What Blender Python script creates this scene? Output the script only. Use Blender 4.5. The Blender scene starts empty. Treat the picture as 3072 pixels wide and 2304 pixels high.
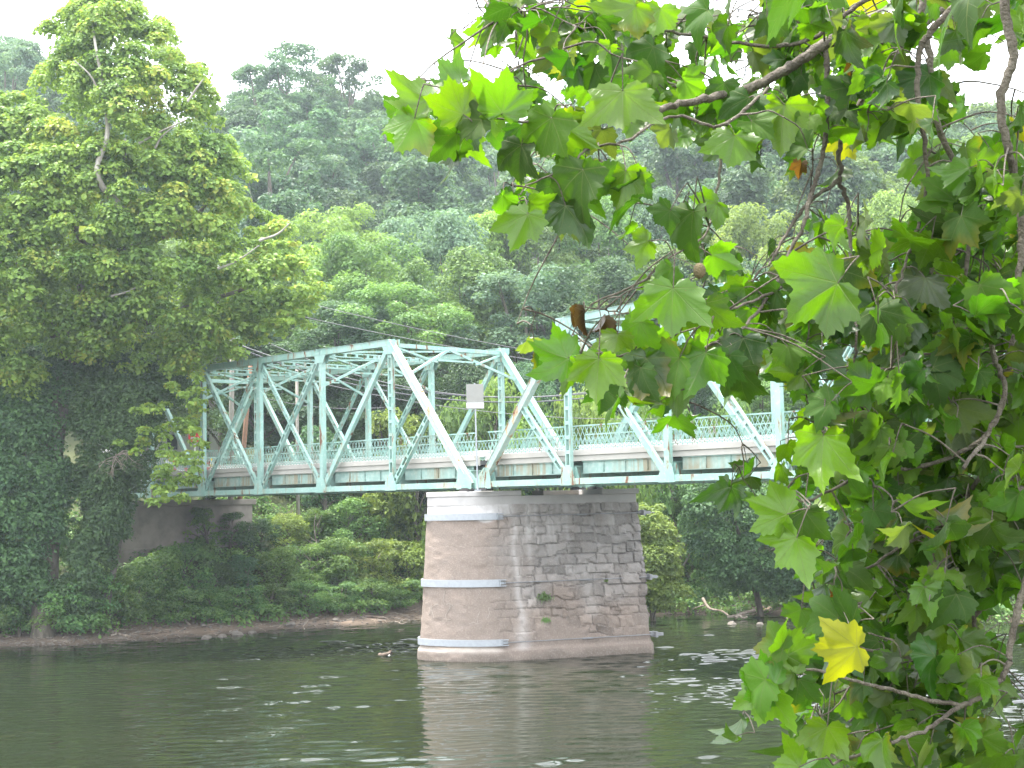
import bpy, math, random
import numpy as np
from mathutils import Vector, Matrix

# ------------------------------------------------------------------ camera, world, sun
SC = bpy.context.scene
COL = SC.collection
PITCH, ROLL, HC, FPX = 0.0784, 0.020, 7.2, 4500.0      # focal length in pixels of a 3072 wide picture
cp, sp, cr, sr = math.cos(PITCH), math.sin(PITCH), math.cos(ROLL), math.sin(ROLL)
FWD = np.array([0, cp, sp]); UP0 = np.array([0, -sp, cp]); RT0 = np.array([1.0, 0, 0])
RIGHT = RT0 * cr - UP0 * sr
UP = RT0 * sr + UP0 * cr
CAM = np.array([0, 0, HC])
cam = bpy.data.cameras.new('camera')
cam.sensor_width = 36.0
cam.lens = FPX * 36.0 / 3072
cam.clip_start, cam.clip_end = 0.1, 3000
cam_o = bpy.data.objects.new('camera', cam)
COL.objects.link(cam_o)
m3 = Matrix([[RIGHT[i], UP[i], -FWD[i]] for i in range(3)])
cam_o.matrix_world = Matrix.Translation(CAM) @ m3.to_4x4()
SC.camera = cam_o

SUN_DIR = np.array([-0.26, 0.14, 0.93]); SUN_DIR /= np.linalg.norm(SUN_DIR)   # towards the sun
w = bpy.data.worlds.new('World'); SC.world = w; w.use_nodes = True
nt = w.node_tree
bg = nt.nodes['Background']
sky = nt.nodes.new('ShaderNodeTexSky'); sky.sky_type = 'NISHITA'; sky.sun_disc = False
sky.sun_elevation = math.asin(SUN_DIR[2]); sky.sun_rotation = math.atan2(SUN_DIR[0], SUN_DIR[1])
sky.dust_density = 6.0; sky.air_density = 1.3; sky.altitude = 0
hs = nt.nodes.new('ShaderNodeHueSaturation'); hs.inputs['Saturation'].default_value = 0.22
mixw = nt.nodes.new('ShaderNodeMix'); mixw.data_type = 'RGBA'
mixw.inputs[0].default_value = 0.55
mixw.inputs[7].default_value = (14.5, 15.2, 16.2, 1)          # thin bright cloud sheet over the clear sky
nt.links.new(sky.outputs[0], hs.inputs['Color'])
nt.links.new(hs.outputs[0], mixw.inputs[6])
nt.links.new(mixw.outputs[2], bg.inputs[0])
bg.inputs[1].default_value = 0.135
sun = bpy.data.lights.new('sun', 'SUN'); sun.energy = 3.6; sun.angle = math.radians(4); sun.color = (1, 0.955, 0.88)
sun_o = bpy.data.objects.new('sun', sun); COL.objects.link(sun_o)
sun_o.rotation_euler = Vector(-SUN_DIR).to_track_quat('-Z', 'Y').to_euler()
SC.view_settings.view_transform = 'Standard'; SC.view_settings.look = 'None'
SC.view_settings.exposure = 1.8; SC.view_settings.gamma = 1
SC.cycles.max_bounces = 10; SC.cycles.diffuse_bounces = 6; SC.cycles.glossy_bounces = 3
SC.cycles.transmission_bounces = 8; SC.cycles.transparent_max_bounces = 6; SC.cycles.volume_bounces = 0
SC.cycles.use_adaptive_sampling = True
HAZE = 0.00032
WAVE_PATCH, WAVE_RIF = .20, .36

# ------------------------------------------------------------------ picture coordinates (2212 x 1659) to places
K = 3072 / 2212.0
def ray(x, y):
    d = FWD * FPX + RIGHT * (x * K - 1536) - UP * (y * K - 1152)
    return d / d[1]
def P(x, y, depth): return CAM + ray(x, y) * depth          # point at a distance along +Y
def G(x, y, z=0.0):
    r = ray(x, y); return CAM + r * ((z - HC) / r[2])

# ------------------------------------------------------------------ helpers
rng = np.random.default_rng(7)
random.seed(3)
def tag(o, label=None, cat=None, group=None, kind=None):
    if label: o['label'] = label
    if cat: o['category'] = cat
    if group: o['group'] = group
    if kind: o['kind'] = kind
    return o
def empty(name, loc=(0, 0, 0), rz=0.0):
    o = bpy.data.objects.new(name, None); COL.objects.link(o)
    o.location = loc; o.rotation_euler = (0, 0, rz); o.empty_display_size = 0.3
    return o
def mesh_np(name, V, F, mat=None, parent=None, attrs=None, uv=None, smooth=False):
    """V (n,3); F an (m,k) array or a list of such arrays."""
    V = np.asarray(V, np.float32).reshape(-1, 3)
    if isinstance(F, np.ndarray): F = [F]
    F = [f for f in F if len(f)]
    me = bpy.data.meshes.new(name)
    me.vertices.add(len(V)); me.vertices.foreach_set('co', V.ravel())
    loops = np.concatenate([f.ravel() for f in F]).astype(np.int32)
    tot = np.concatenate([np.full(len(f), f.shape[1]) for f in F]).astype(np.int32)
    st = np.concatenate([[0], np.cumsum(tot)[:-1]]).astype(np.int32)
    me.loops.add(len(loops)); me.loops.foreach_set('vertex_index', loops)
    me.polygons.add(len(tot)); me.polygons.foreach_set('loop_start', st)
    me.polygons.foreach_set('use_smooth', np.full(len(tot), bool(smooth)))
    if attrs:
        for k, a in attrs.items():
            a = np.asarray(a, np.float32)
            if a.ndim == 1:
                at = me.attributes.new(k, 'FLOAT', 'POINT'); at.data.foreach_set('value', a)
            else:
                at = me.attributes.new(k, 'FLOAT_COLOR', 'POINT')
                c = np.ones((len(a), 4), np.float32); c[:, :a.shape[1]] = a
                at.data.foreach_set('color', c.ravel())
    if uv is not None:
        l = me.uv_layers.new(name='UVMap'); l.data.foreach_set('uv', np.asarray(uv, np.float32)[loops].ravel())
    me.update(calc_edges=True); me.validate()
    if mat: me.materials.append(mat)
    o = bpy.data.objects.new(name, me); COL.objects.link(o)
    if parent is not None: o.parent = parent
    return o
class MB:
    """collects boxes, beams, tubes and plates and links them as one mesh"""
    def __init__(s): s.v = []; s.q = []; s.n = 0; s.poly = []
    def add(s, V, F):
        s.v.append(np.asarray(V, float)); s.q += [tuple(i + s.n for i in f) for f in F]; s.n += len(V)
    def box(s, c, size, R=None):
        h = np.array(size) / 2.0
        V = np.array([[x, y, z] for x in (-1, 1) for y in (-1, 1) for z in (-1, 1)]) * h
        if R is not None: V = V @ np.asarray(R).T
        s.add(V + np.array(c), [(0, 1, 3, 2), (4, 6, 7, 5), (0, 4, 5, 1), (2, 3, 7, 6), (0, 2, 6, 4), (1, 5, 7, 3)])
    def beam(s, p, q, a, b, side=(0, 1, 0)):
        """box from p to q; b is its size along side, a its size across"""
        p, q = np.array(p, float), np.array(q, float)
        d = q - p; L = np.linalg.norm(d); d /= L
        sd = np.array(side, float); sd -= d * (sd @ d); sd /= np.linalg.norm(sd)
        n = np.cross(d, sd)
        R = np.stack([d, sd, n], 1)
        s.box((p + q) / 2, (L, b, a), R)
    def prism(s, pts, y0, y1):
        """polygon in the x-z plane, from y0 to y1"""
        n = len(pts)
        V = [[x, y0, z] for x, z in pts] + [[x, y1, z] for x, z in pts]
        s.add(V, [tuple(range(n))[::-1], tuple(range(n, 2 * n))] + [(i, (i + 1) % n, n + (i + 1) % n, n + i) for i in range(n)])
    def tube(s, pts, rad, sides=8, cap=True):
        V, F = tube(pts, rad, sides)
        F = [tuple(f) for f in F]
        if cap: F += [tuple(range(sides))[::-1], tuple(range(len(V) - sides, len(V)))]
        s.add(V, F)
    def build(s, name, mat, parent=None, smooth=False, bevel=0):
        V = np.concatenate(s.v)
        byk = {}
        for f in s.q: byk.setdefault(len(f), []).append(f)
        o = mesh_np(name, V, [np.array(f) for f in byk.values()], mat, parent, smooth=smooth)
        if bevel:
            b = o.modifiers.new('bevel', 'BEVEL'); b.width = bevel; b.segments = 2; b.limit_method = 'ANGLE'
        return o
def tube(pts, rad, sides=8):
    pts = np.asarray(pts, float); n = len(pts)
    rad = np.full(n, rad) if np.isscalar(rad) else np.asarray(rad, float)
    t = np.gradient(pts, axis=0); t /= np.linalg.norm(t, axis=1)[:, None] + 1e-9
    ref = np.array([0.3, 0.2, 1.0]) if abs(t[:, 2]).mean() < .8 else np.array([1.0, 0.15, 0])
    a = np.cross(t, ref); a /= np.linalg.norm(a, axis=1)[:, None] + 1e-9
    b = np.cross(t, a)
    th = np.arange(sides) * 2 * np.pi / sides
    V = pts[:, None] + rad[:, None, None] * (np.cos(th)[None, :, None] * a[:, None] + np.sin(th)[None, :, None] * b[:, None])
    i = np.arange(n - 1)[:, None] * sides; j = np.arange(sides)[None]; k = (j + 1) % sides
    F = np.stack([i + j, i + k, i + sides + k, i + sides + j], -1).reshape(-1, 4)
    return V.reshape(-1, 3), F
def smooth_line(pts, n):
    """Catmull-Rom through pts"""
    p = np.asarray(pts, float); p = np.vstack([2 * p[0] - p[1], p, 2 * p[-1] - p[-2]])
    out = []
    m = len(p) - 3
    for u in np.linspace(0, m - 1e-6, n):
        i = int(u); t = u - i
        a, b, c, d = p[i:i + 4]
        out.append(.5 * (2 * b + (c - a) * t + (2 * a - 5 * b + 4 * c - d) * t * t + (3 * b - a - 3 * c + d) * t ** 3))
    return np.array(out)
def wob(pts, amp, seed=0):
    r = np.random.default_rng(seed); p = np.array(pts, float)
    p[1:-1] += r.normal(0, amp, p[1:-1].shape); return p
class Bag:
    """several arrays of verts and faces, joined"""
    def __init__(s): s.V = []; s.F = []; s.n = 0
    def add(s, V, F): s.V.append(V); s.F.append(F + s.n); s.n += len(V)
    def tube(s, pts, rad, sides=6): s.add(*tube(pts, rad, sides))
    def build(s, name, mat, parent=None, smooth=True): return mesh_np(name, np.concatenate(s.V), [np.concatenate(s.F)], mat, parent, smooth=smooth)

# ------------------------------------------------------------------ materials
class N:
    def __init__(s, name):
        s.m = bpy.data.materials.new(name); s.m.use_nodes = True
        s.t = s.m.node_tree; s.t.nodes.clear()
        s.out = s.t.nodes.new('ShaderNodeOutputMaterial')
    def n(s, typ, ins=None, **kw):
        x = s.t.nodes.new(typ)
        for k, v in kw.items(): setattr(x, k, v)
        for k, v in (ins or {}).items(): s.put(x.inputs[k], v)
        return x
    def put(s, sock, v):
        if isinstance(v, bpy.types.NodeSocket): s.t.links.new(v, sock)
        elif isinstance(v, bpy.types.Node): s.t.links.new(v.outputs[0], sock)
        else: sock.default_value = v
    def math(s, op, a, b=0.0, c=None, clamp=False):
        x = s.n('ShaderNodeMath', {0: a, 1: b}, operation=op, use_clamp=clamp)
        if c is not None: s.put(x.inputs[2], c)
        return x.outputs[0]
    def mix(s, f, a, b, blend='MIX'):
        x = s.n('ShaderNodeMix', data_type='RGBA', blend_type=blend)
        s.put(x.inputs[0], f)
        s.put(x.inputs[6], a if not isinstance(a, tuple) else (*a[:3], 1)); s.put(x.inputs[7], b if not isinstance(b, tuple) else (*b[:3], 1))
        return x.outputs[2]
    def noise(s, co, scale, detail=3, rough=.55, out=0):
        x = s.n('ShaderNodeTexNoise', {'Scale': scale, 'Detail': detail, 'Roughness': rough})
        if co is not None: s.put(x.inputs['Vector'], co)
        return x.outputs[out]
    def ramp(s, f, a, b):
        x = s.n('ShaderNodeMapRange', {0: f, 1: a, 2: b}); x.interpolation_type = 'SMOOTHSTEP'; return x.outputs[0]
    def scale(s, co, sc):
        return s.n('ShaderNodeMapping', {'Vector': co, 'Scale': sc}).outputs[0]
    def obj(s): return s.n('ShaderNodeTexCoord').outputs['Object']
    def pos(s): return s.n('ShaderNodeNewGeometry').outputs['Position']
    def attr(s, name, out='Fac'): return s.n('ShaderNodeAttribute', attribute_name=name).outputs[out]
    def bsdf(s, **kw):
        x = s.n('ShaderNodeBsdfPrincipled')
        for k, v in kw.items(): s.put(x.inputs[k.replace('_', ' ')], (*v, 1) if isinstance(v, tuple) and len(v) == 3 else v)
        return x
    def bump(s, h, dist, strength=1.0):
        return s.n('ShaderNodeBump', {'Height': h, 'Distance': dist, 'Strength': strength}).outputs[0]
    def done(s, sh): s.put(s.out.inputs[0], sh); return s.m

def leaf_mat(name, dark, light, trans=0.3, rough=0.5, yellow=None, spec=.3):
    b = N(name)
    t = b.attr('tint'); r = b.n('ShaderNodeObjectInfo').outputs['Random']
    col = b.mix(t, dark, light)
    if yellow: col = b.mix(b.ramp(t, .86, 1.0), col, yellow)
    h = b.n('ShaderNodeHueSaturation', {'Color': col, 'Hue': b.math('MULTIPLY_ADD', r, .03, .485), 'Value': b.math('MULTIPLY_ADD', r, .35, .82), 'Saturation': 1.0}).outputs[0]
    p = b.bsdf(Base_Color=h, Roughness=rough, Specular_IOR_Level=spec)
    tr = b.n('ShaderNodeBsdfTranslucent', {'Color': b.mix(.5, h, b.mix(1.0, h, (1.6, 1.5, .55), 'MULTIPLY'))})
    return b.done(b.n('ShaderNodeMixShader', {0: trans + .10, 1: p.outputs[0], 2: tr.outputs[0]}))

def bark_mat(name, a, c, scale=3.0):
    b = N(name); co = b.obj()
    n1 = b.noise(b.scale(co, (1, 1, .35)), scale, 5, .6); n2 = b.noise(co, scale * 5, 4)
    col = b.mix(b.ramp(n1, .38, .62), a, c)
    return b.done(b.bsdf(Base_Color=b.mix(b.math('MULTIPLY', n2, .35), col, (.02, .018, .015)), Roughness=.9, Normal=b.bump(n2, .02)))

M = {}
M['syc_leaf'] = leaf_mat('sycamore leaf green', (0.113, 0.189, 0.041), (0.280, 0.371, 0.069), .32, .5, (.30, .32, .06))
M['vine_leaf'] = leaf_mat('vine leaf green', (0.049, 0.101, 0.046), (0.114, 0.203, 0.068), .25, .5)
M['lime_leaf'] = leaf_mat('light bush green', (0.121, 0.198, 0.049), (0.270, 0.369, 0.085), .33, .5)
M['mid_leaf'] = leaf_mat('broadleaf mid green', (0.079, 0.152, 0.048), (0.179, 0.289, 0.077), .3, .5)
M['dark_leaf'] = leaf_mat('broadleaf dark green', (0.049, 0.105, 0.054), (0.101, 0.185, 0.082), .28, .5)
M['blue_leaf'] = leaf_mat('feathery blue green', (0.077, 0.149, 0.093), (0.161, 0.250, 0.147), .3, .5)
M['yellow_leaf'] = leaf_mat('yellow green crown', (0.115, 0.182, 0.047), (0.230, 0.311, 0.074), .33, .5)
M['far_leaf'] = leaf_mat('hill wood green', (0.055, 0.113, 0.061), (0.117, 0.198, 0.089), .28, .55)
M['bush_leaf'] = leaf_mat('bank shrub green', (0.075, 0.149, 0.047), (0.186, 0.297, 0.077), .3, .5)
M['weed_leaf'] = leaf_mat('bank weed green', (0.068, 0.144, 0.051), (0.177, 0.288, 0.081), .28, .5)
M['bark'] = bark_mat('grey brown bark', (.10, .085, .065), (.19, .165, .13))
M['pale_bark'] = bark_mat('pale peeling bark', (.20, .18, .145), (.36, .335, .285), 1.5)
M['twig'] = bark_mat('branch bark', (.085, .068, .052), (.17, .145, .115), 14)
M['drift'] = bark_mat('driftwood', (.20, .155, .12), (.38, .32, .26), 5)
M['dark_drift'] = bark_mat('wet driftwood', (.085, .06, .045), (.17, .125, .095), 5)

def paint_mat():
    b = N('pale green bridge paint'); co = b.obj()
    n1 = b.noise(co, .55, 4); n2 = b.noise(b.scale(co, (2.2, 2.2, .5)), 1.6, 6, .62); n3 = b.noise(co, 6, 5, .65)
    col = b.mix(b.ramp(n1, .35, .7), (.215, .37, .32), (.295, .435, .39))
    col = b.mix(b.ramp(n3, .5, .75), col, (.38, .49, .44))                       # chalking
    col = b.mix(b.math('MULTIPLY', b.ramp(n2, .52, .64), .62), col, (.27, .22, .14))   # rust stain
    col = b.mix(b.math('MULTIPLY', b.ramp(n2, .615, .665), .95), col, (.14, .055, .028))  # bare rust
    return b.done(b.bsdf(Base_Color=col, Roughness=.55, Specular_IOR_Level=.3, Normal=b.bump(n3, .004)))
M['paint'] = paint_mat()
def rusty_paint_mat():
    b = N('rust streaked bridge paint'); co = b.obj()
    n2 = b.noise(b.scale(co, (1.2, 1.2, .45)), 1.5, 6, .62); n3 = b.noise(co, 7, 4)
    col = b.mix(b.ramp(n3, .45, .75), (.33, .43, .38), (.46, .48, .42))
    col = b.mix(b.ramp(n2, .55, .62), col, (.42, .28, .15))
    col = b.mix(b.ramp(n2, .61, .65), col, (.15, .055, .028))
    return b.done(b.bsdf(Base_Color=col, Roughness=.65, Specular_IOR_Level=.25))
M['rusty'] = rusty_paint_mat()
def girder_mat():
    b = N('rust stained fascia girder'); co = b.obj()
    n0 = b.noise(b.scale(co, (.25, 1, .12)), 1.4, 2); n2 = b.noise(b.scale(co, (5, 1, .25)), 1.2, 4); n3 = b.noise(co, 5, 4)
    col = b.mix(b.ramp(n3, .4, .7), (.24, .345, .31), (.32, .405, .365))
    f = b.math('MULTIPLY', b.ramp(n0, .47, .56), b.ramp(n2, .36, .58))
    col = b.mix(b.math('MULTIPLY', f, .62), col, (.25, .145, .06))
    return b.done(b.bsdf(Base_Color=col, Roughness=.6, Specular_IOR_Level=.25))
M['girder'] = girder_mat()
def plain(name, col, rough=.6, var=.25, scale=3.0, metal=0.0, bump=0.0):
    b = N(name); n1 = b.noise(b.obj(), scale, 5, .6)
    c = b.mix(b.math('MULTIPLY', b.ramp(n1, .3, .75), var), col, tuple(x * .45 for x in col))
    kw = dict(Base_Color=c, Roughness=rough, Metallic=metal)
    if bump: kw['Normal'] = b.bump(n1, bump)
    return b.done(b.bsdf(**kw))
M['concrete'] = plain('pale weathered concrete', (.43, .41, .395), .85, .30, 1.3, bump=.01)
M['curb'] = plain('curb concrete', (.40, .375, .34), .85, .22, 1.6)
M['old_concrete'] = plain('stained old concrete', (.27, .235, .20), .9, .75, .7, bump=.03)
M['galv'] = plain('galvanised steel', (.34, .36, .385), .55, .25, 6, .1)
M['rod'] = plain('grey steel rod', (.30, .30, .31), .5, .3, 8, .5)
M['dark_steel'] = plain('dark bearing steel', (.05, .045, .045), .7, .3, 5)
M['asphalt'] = plain('worn asphalt', (.07, .07, .068), .9, .3, 5)
M['white'] = plain('white painted steel', (.58, .575, .56), .5, .18, 4)
M['sign_back'] = plain('bare aluminium sign back', (.25, .245, .225), .5, .15, 3, .2)
M['red'] = plain('red reflective sheet', (.55, .03, .03), .4, .1)
M['yellow'] = plain('yellow painted steel', (.62, .43, .05), .5, .2)
M['siding'] = plain('white house siding', (.70, .70, .68), .7, .12, 1)
M['roof'] = plain('grey roof shingle', (.16, .16, .165), .9, .3, 4)
M['glass'] = plain('dark window glass', (.03, .035, .04), .1, .1)
M['pole_grey'] = plain('weathered grey pole wood', (.27, .245, .215), .85, .4, 3)
M['pole_brown'] = plain('brown treated pole wood', (.23, .125, .075), .85, .4, 3)
M['cable'] = plain('grey weathered cable', (.13, .13, .135), .6, .1)
M['rock'] = plain('pale river stone', (.15, .13, .11), .9, .5, 2.5, bump=.03)
M['cliff'] = plain('grey rock face', (.25, .22, .20), .9, .6, 1.1, bump=.12)
M['scratch'] = plain('white chalk marks', (.38, .34, .30), .9, .1)

def wall_mat():
    b = N('coursed stone wall'); co = b.obj()
    br = b.n('ShaderNodeTexBrick', {'Vector': b.n('ShaderNodeMapping', {'Vector': co, 'Rotation': (math.pi / 2, 0, 0)}).outputs[0], 'Scale': 1.4, 'Color1': (.35, .29, .25, 1), 'Color2': (.27, .225, .195, 1), 'Mortar': (.20, .17, .15, 1), 'Mortar Size': .02})
    n1 = b.noise(co, .8, 5)
    return b.done(b.bsdf(Base_Color=b.mix(b.math('MULTIPLY', b.ramp(n1, .4, .75), .5), br.outputs[0], (.12, .10, .085)), Roughness=.9))
M['wall'] = wall_mat()
def masonry_mat():
    b = N('weathered pier stone'); co = b.obj()
    c = b.n('ShaderNodeAttribute', attribute_name='stone').outputs['Color']
    n1 = b.noise(co, 2.2, 6, .65); n2 = b.noise(co, 16, 4, .6)
    c = b.mix(b.math('MULTIPLY', b.ramp(n1, .35, .75), .30), c, (.15, .115, .09))
    c = b.mix(b.math('MULTIPLY', b.ramp(n2, .45, .75), .22), c, (.52, .46, .40))
    return b.done(b.bsdf(Base_Color=c, Roughness=.92, Specular_IOR_Level=.2, Normal=b.bump(n2, .02)))
M['masonry'] = masonry_mat()
def ground_mat():
    b = N('river bank soil'); p = b.pos()
    z = b.n('ShaderNodeSeparateXYZ', {0: p}).outputs[2]
    n1 = b.noise(p, .9, 6, .65); n2 = b.noise(p, 7, 5, .65)
    mud = b.mix(n2, (.10, .070, .050), (.24, .185, .145))
    mud = b.mix(b.math('MULTIPLY', b.ramp(z, .22, .03), .7), mud, (.05, .038, .028))
    soil = b.mix(n1, (.05, .06, .028), (.085, .10, .04))
    col = b.mix(b.ramp(b.math('MULTIPLY_ADD', n1, .6, z), 1.0, 1.5), mud, soil)
    return b.done(b.bsdf(Base_Color=col, Roughness=.9, Specular_IOR_Level=.2, Normal=b.bump(n2, .06)))
M['ground'] = ground_mat()
def water_mat():
    b = N('dark green river water'); p = b.pos()
    deep = b.mix(b.noise(p, .08, 2), (.009, .012, .006), (.016, .020, .009))
    return b.done(b.bsdf(Base_Color=deep, Roughness=.04, IOR=1.33, Specular_IOR_Level=.5))
M['water'] = water_mat()

# ------------------------------------------------------------------ ground, water
shore_pts = [G(x, y) for x, y in ((-300, 1412), (0, 1396), (150, 1394), (280, 1384), (450, 1373), (600, 1361), (750, 1352), (900, 1338), (1150, 1330), (1400, 1328), (1560, 1324), (1760, 1332), (2000, 1340), (2212, 1345), (2600, 1350))]
SX = np.array([p[0] for p in shore_pts]); SY = np.array([p[1] for p in shore_pts])
PT = np.array([-40, -6, -1.5, 0, 2.2, 4.2, 9, 15, 21, 45, 60, 95, 170, 230, 300, 600])
PZ = np.array([-4, -2.2, -.5, 0, .42, .95, 4.4, 8.2, 8.9, 9.4, 13, 25, 53, 66, 70, 70])
def hnoise(x, y): return np.sin(x * .31 + y * .17) * .5 + np.sin(x * .13 - y * .23 + 2) * .5 + np.sin(x * .71 + 1.3) * np.sin(y * .63) * .35
def shore(x): return np.interp(x, SX, SY)
def height(x, y):
    x = np.asarray(x, float); y = np.asarray(y, float)
    t = y - shore(x)
    z = np.interp(t, PT, PZ)
    hill = 1 + .36 * np.clip((-x - 5) / 28, 0, 1) + .05 * np.clip((x - 20) / 30, 0, 1)
    z = np.where(t > 45, 9.4 + (z - 9.4) * hill, z)
    return z + hnoise(x, y) * np.clip(t / 12, 0, 1) * .30 + .05 * hnoise(x * 4, y * 4) * np.clip(t + 1, 0, 1)
xs = np.concatenate([np.arange(-420, -70, 14.0), np.arange(-70, 70, .8), np.arange(70, 421, 14.0)])
ts = np.concatenate([[-12, -8, -5, -3, -2, -1.2], np.arange(-.8, 6, .28), np.arange(6, 24, .8), np.arange(24, 70, 3.0), np.arange(70, 420, 10.0)])
XX, TT = np.meshgrid(xs, ts, indexing='ij'); YY = shore(XX) + TT
ZZ = height(XX, YY)
ni, nj = XX.shape
I = np.arange(ni - 1)[:, None] * nj + np.arange(nj - 1)[None]
gF = np.stack([I, I + nj, I + nj + 1, I + 1], -1).reshape(-1, 4)
tag(mesh_np('river_bank', np.stack([XX, YY, ZZ], -1), gF, M['ground'], smooth=True), 'far muddy river bank rising to a wooded hill', 'river bank', kind='structure')
gx = np.concatenate([[-420, -200, -100, -60], np.arange(-34, 34.01, .115), [60, 100, 200, 420]]); gy = np.concatenate([[9, 16, 24, 30], np.arange(34, 94.01, .092), [100, 112]])
wx, wy = np.meshgrid(gx, gy, indexing='ij')
wr = np.random.default_rng(12)
def field(x, y, lx, ly, seed, n=14):
    """smooth random field, about -1..1"""
    q = np.random.default_rng(seed); o = 0
    for k in range(n):
        a = q.uniform(0, 2 * np.pi); o = o + np.sin(x * math.cos(a) * 6.28 / lx + y * math.sin(a) * 6.28 / ly + q.uniform(0, 6.28))
    return o / math.sqrt(n / 2)
def wave_sum(lo, hi, spread, n):
    o = 0
    for k in range(n):
        lam = lo * (hi / lo) ** wr.random(); a = math.radians(90 + wr.normal(0, spread)); kk = 2 * math.pi / lam
        o = o + lam * np.sin(kk * (wx * math.cos(a) + wy * math.sin(a)) + wr.uniform(0, 6.28))
    return o / (2 * math.pi * math.sqrt(n / 2))               # rms slope about 1
chop = wave_sum(.34, 1.1, 24, 40); swell = wave_sum(2.2, 6, 40, 14)
def spot(cx, cy, rx, ry): return np.exp(-((wx - cx) / rx) ** 2 - ((wy - cy) / ry) ** 2)
ss = lambda a, b_, v: (lambda t: t * t * (3 - 2 * t))(np.clip((v - a) / (b_ - a), 0, 1))
patch = ss(.35, 1.5, field(wx, wy, 4.0, 1.6, 3)) * ss(-1.6, .6, field(wx, wy, 26, 20, 4))
rif = 1.45 * spot(-7.0, 75.5, 5.2, 3.6) + .5 * spot(-9, 72, 6, 1.6) + .62 * spot(11.5, 69.5, 6.5, 3.2) + .45 * spot(13, 58, 9, 7)
amp = .042 + WAVE_PATCH * patch * (.5 + .5 * ss(-14, -2, wx)) + WAVE_RIF * rif
edge = ss(34, 36, wy) * ss(34, 31, np.abs(wx)) * ss(94, 90, wy)
wz = (chop * amp + swell * .012) * edge
I = np.arange(len(gx) - 1)[:, None] * len(gy) + np.arange(len(gy) - 1)[None]
tag(mesh_np('river', np.stack([wx, wy, wz], -1), np.stack([I, I + len(gy), I + len(gy) + 1, I + 1], -1).reshape(-1, 4), M['water'], smooth=True), 'dark green river with ripples and sparkles', 'river', kind='structure')
# near bank under the camera, out of the picture
nx = np.linspace(-420, 420, 60); ny = np.array([-40, -10, -2, 1, 3, 5, 7, 9, 11, 14, 18])
nz = np.array([6, 5.9, 5.7, 5.6, 5.2, 4.6, 3.4, 2.0, .6, -.6, -2.2])
XX, J = np.meshgrid(nx, np.arange(len(ny)), indexing='ij')
I = np.arange(59)[:, None] * len(ny) + np.arange(len(ny) - 1)[None]
tag(mesh_np('near_bank', np.stack([XX, ny[J], nz[J] + .1 * hnoise(XX, ny[J])], -1), np.stack([I, I + len(ny), I + len(ny) + 1, I + 1], -1).reshape(-1, 4), M['ground'], smooth=True), 'near river bank below the camera', 'river bank', kind='structure')

# ------------------------------------------------------------------ bridge
AZ, O2, ZB, W, L, GAP = 0.7828, np.array([-2.03, 69.37]), HC + 0.825, 7.53, 5.5, 0.80
DIR = np.array([-math.sin(AZ), math.cos(AZ)])      # along the bridge, away from the camera
PRP = np.array([math.cos(AZ), math.sin(AZ)])       # across it
BRZ = math.atan2(-DIR[1], -DIR[0])
def bridge_pt(s, w_, z=0.0):
    q = O2 + DIR * s + PRP * w_; return np.array([q[0], q[1], ZB + z])
def laced(m, p, q, wd, dp, pitch=.62, side=(0, 1, 0)):
    """two thin channels side by side in the truss plane, joined by batten plates"""
    p, q = np.array(p, float), np.array(q, float); d = q - p; Ln = np.linalg.norm(d); d /= Ln
    n = np.cross(d, side); n /= np.linalg.norm(n)
    for s in (-1, 1): m.beam(p + n * s * (wd / 2 - .03), q + n * s * (wd / 2 - .03), .06, dp, side)
    k = max(2, int(Ln / pitch))
    for i in range(k + 1):
        c = p + d * (Ln * i / k)
        h = .16 if 0 < i < k else .3
        for f in (-1, 1): m.beam(c - d * h / 2 + np.array(side) * f * (dp / 2 - .002), c + d * h / 2 + np.array(side) * f * (dp / 2 - .002), wd - .02, .012, side)
def post_h(m, p, q, a=.27, b=.24):
    """built-up column: two flange plates and a web, with lips"""
    p, q = np.array(p, float), np.array(q, float)
    for s in (-1, 1):
        m.beam(p + [0, s * (b / 2 - .015), 0], q + [0, s * (b / 2 - .015), 0], a, .03)
        m.beam(p + [s * (a / 2 - .011), 0, 0], q + [s * (a / 2 - .011), 0, 0], .02, b - .062)
def gusset(m, x, z, pts, y):
    for s in (-1, 1): m.prism([(x + a, z + c) for a, c in pts], y + s * .155 - .007, y + s * .155 + .007)

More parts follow.
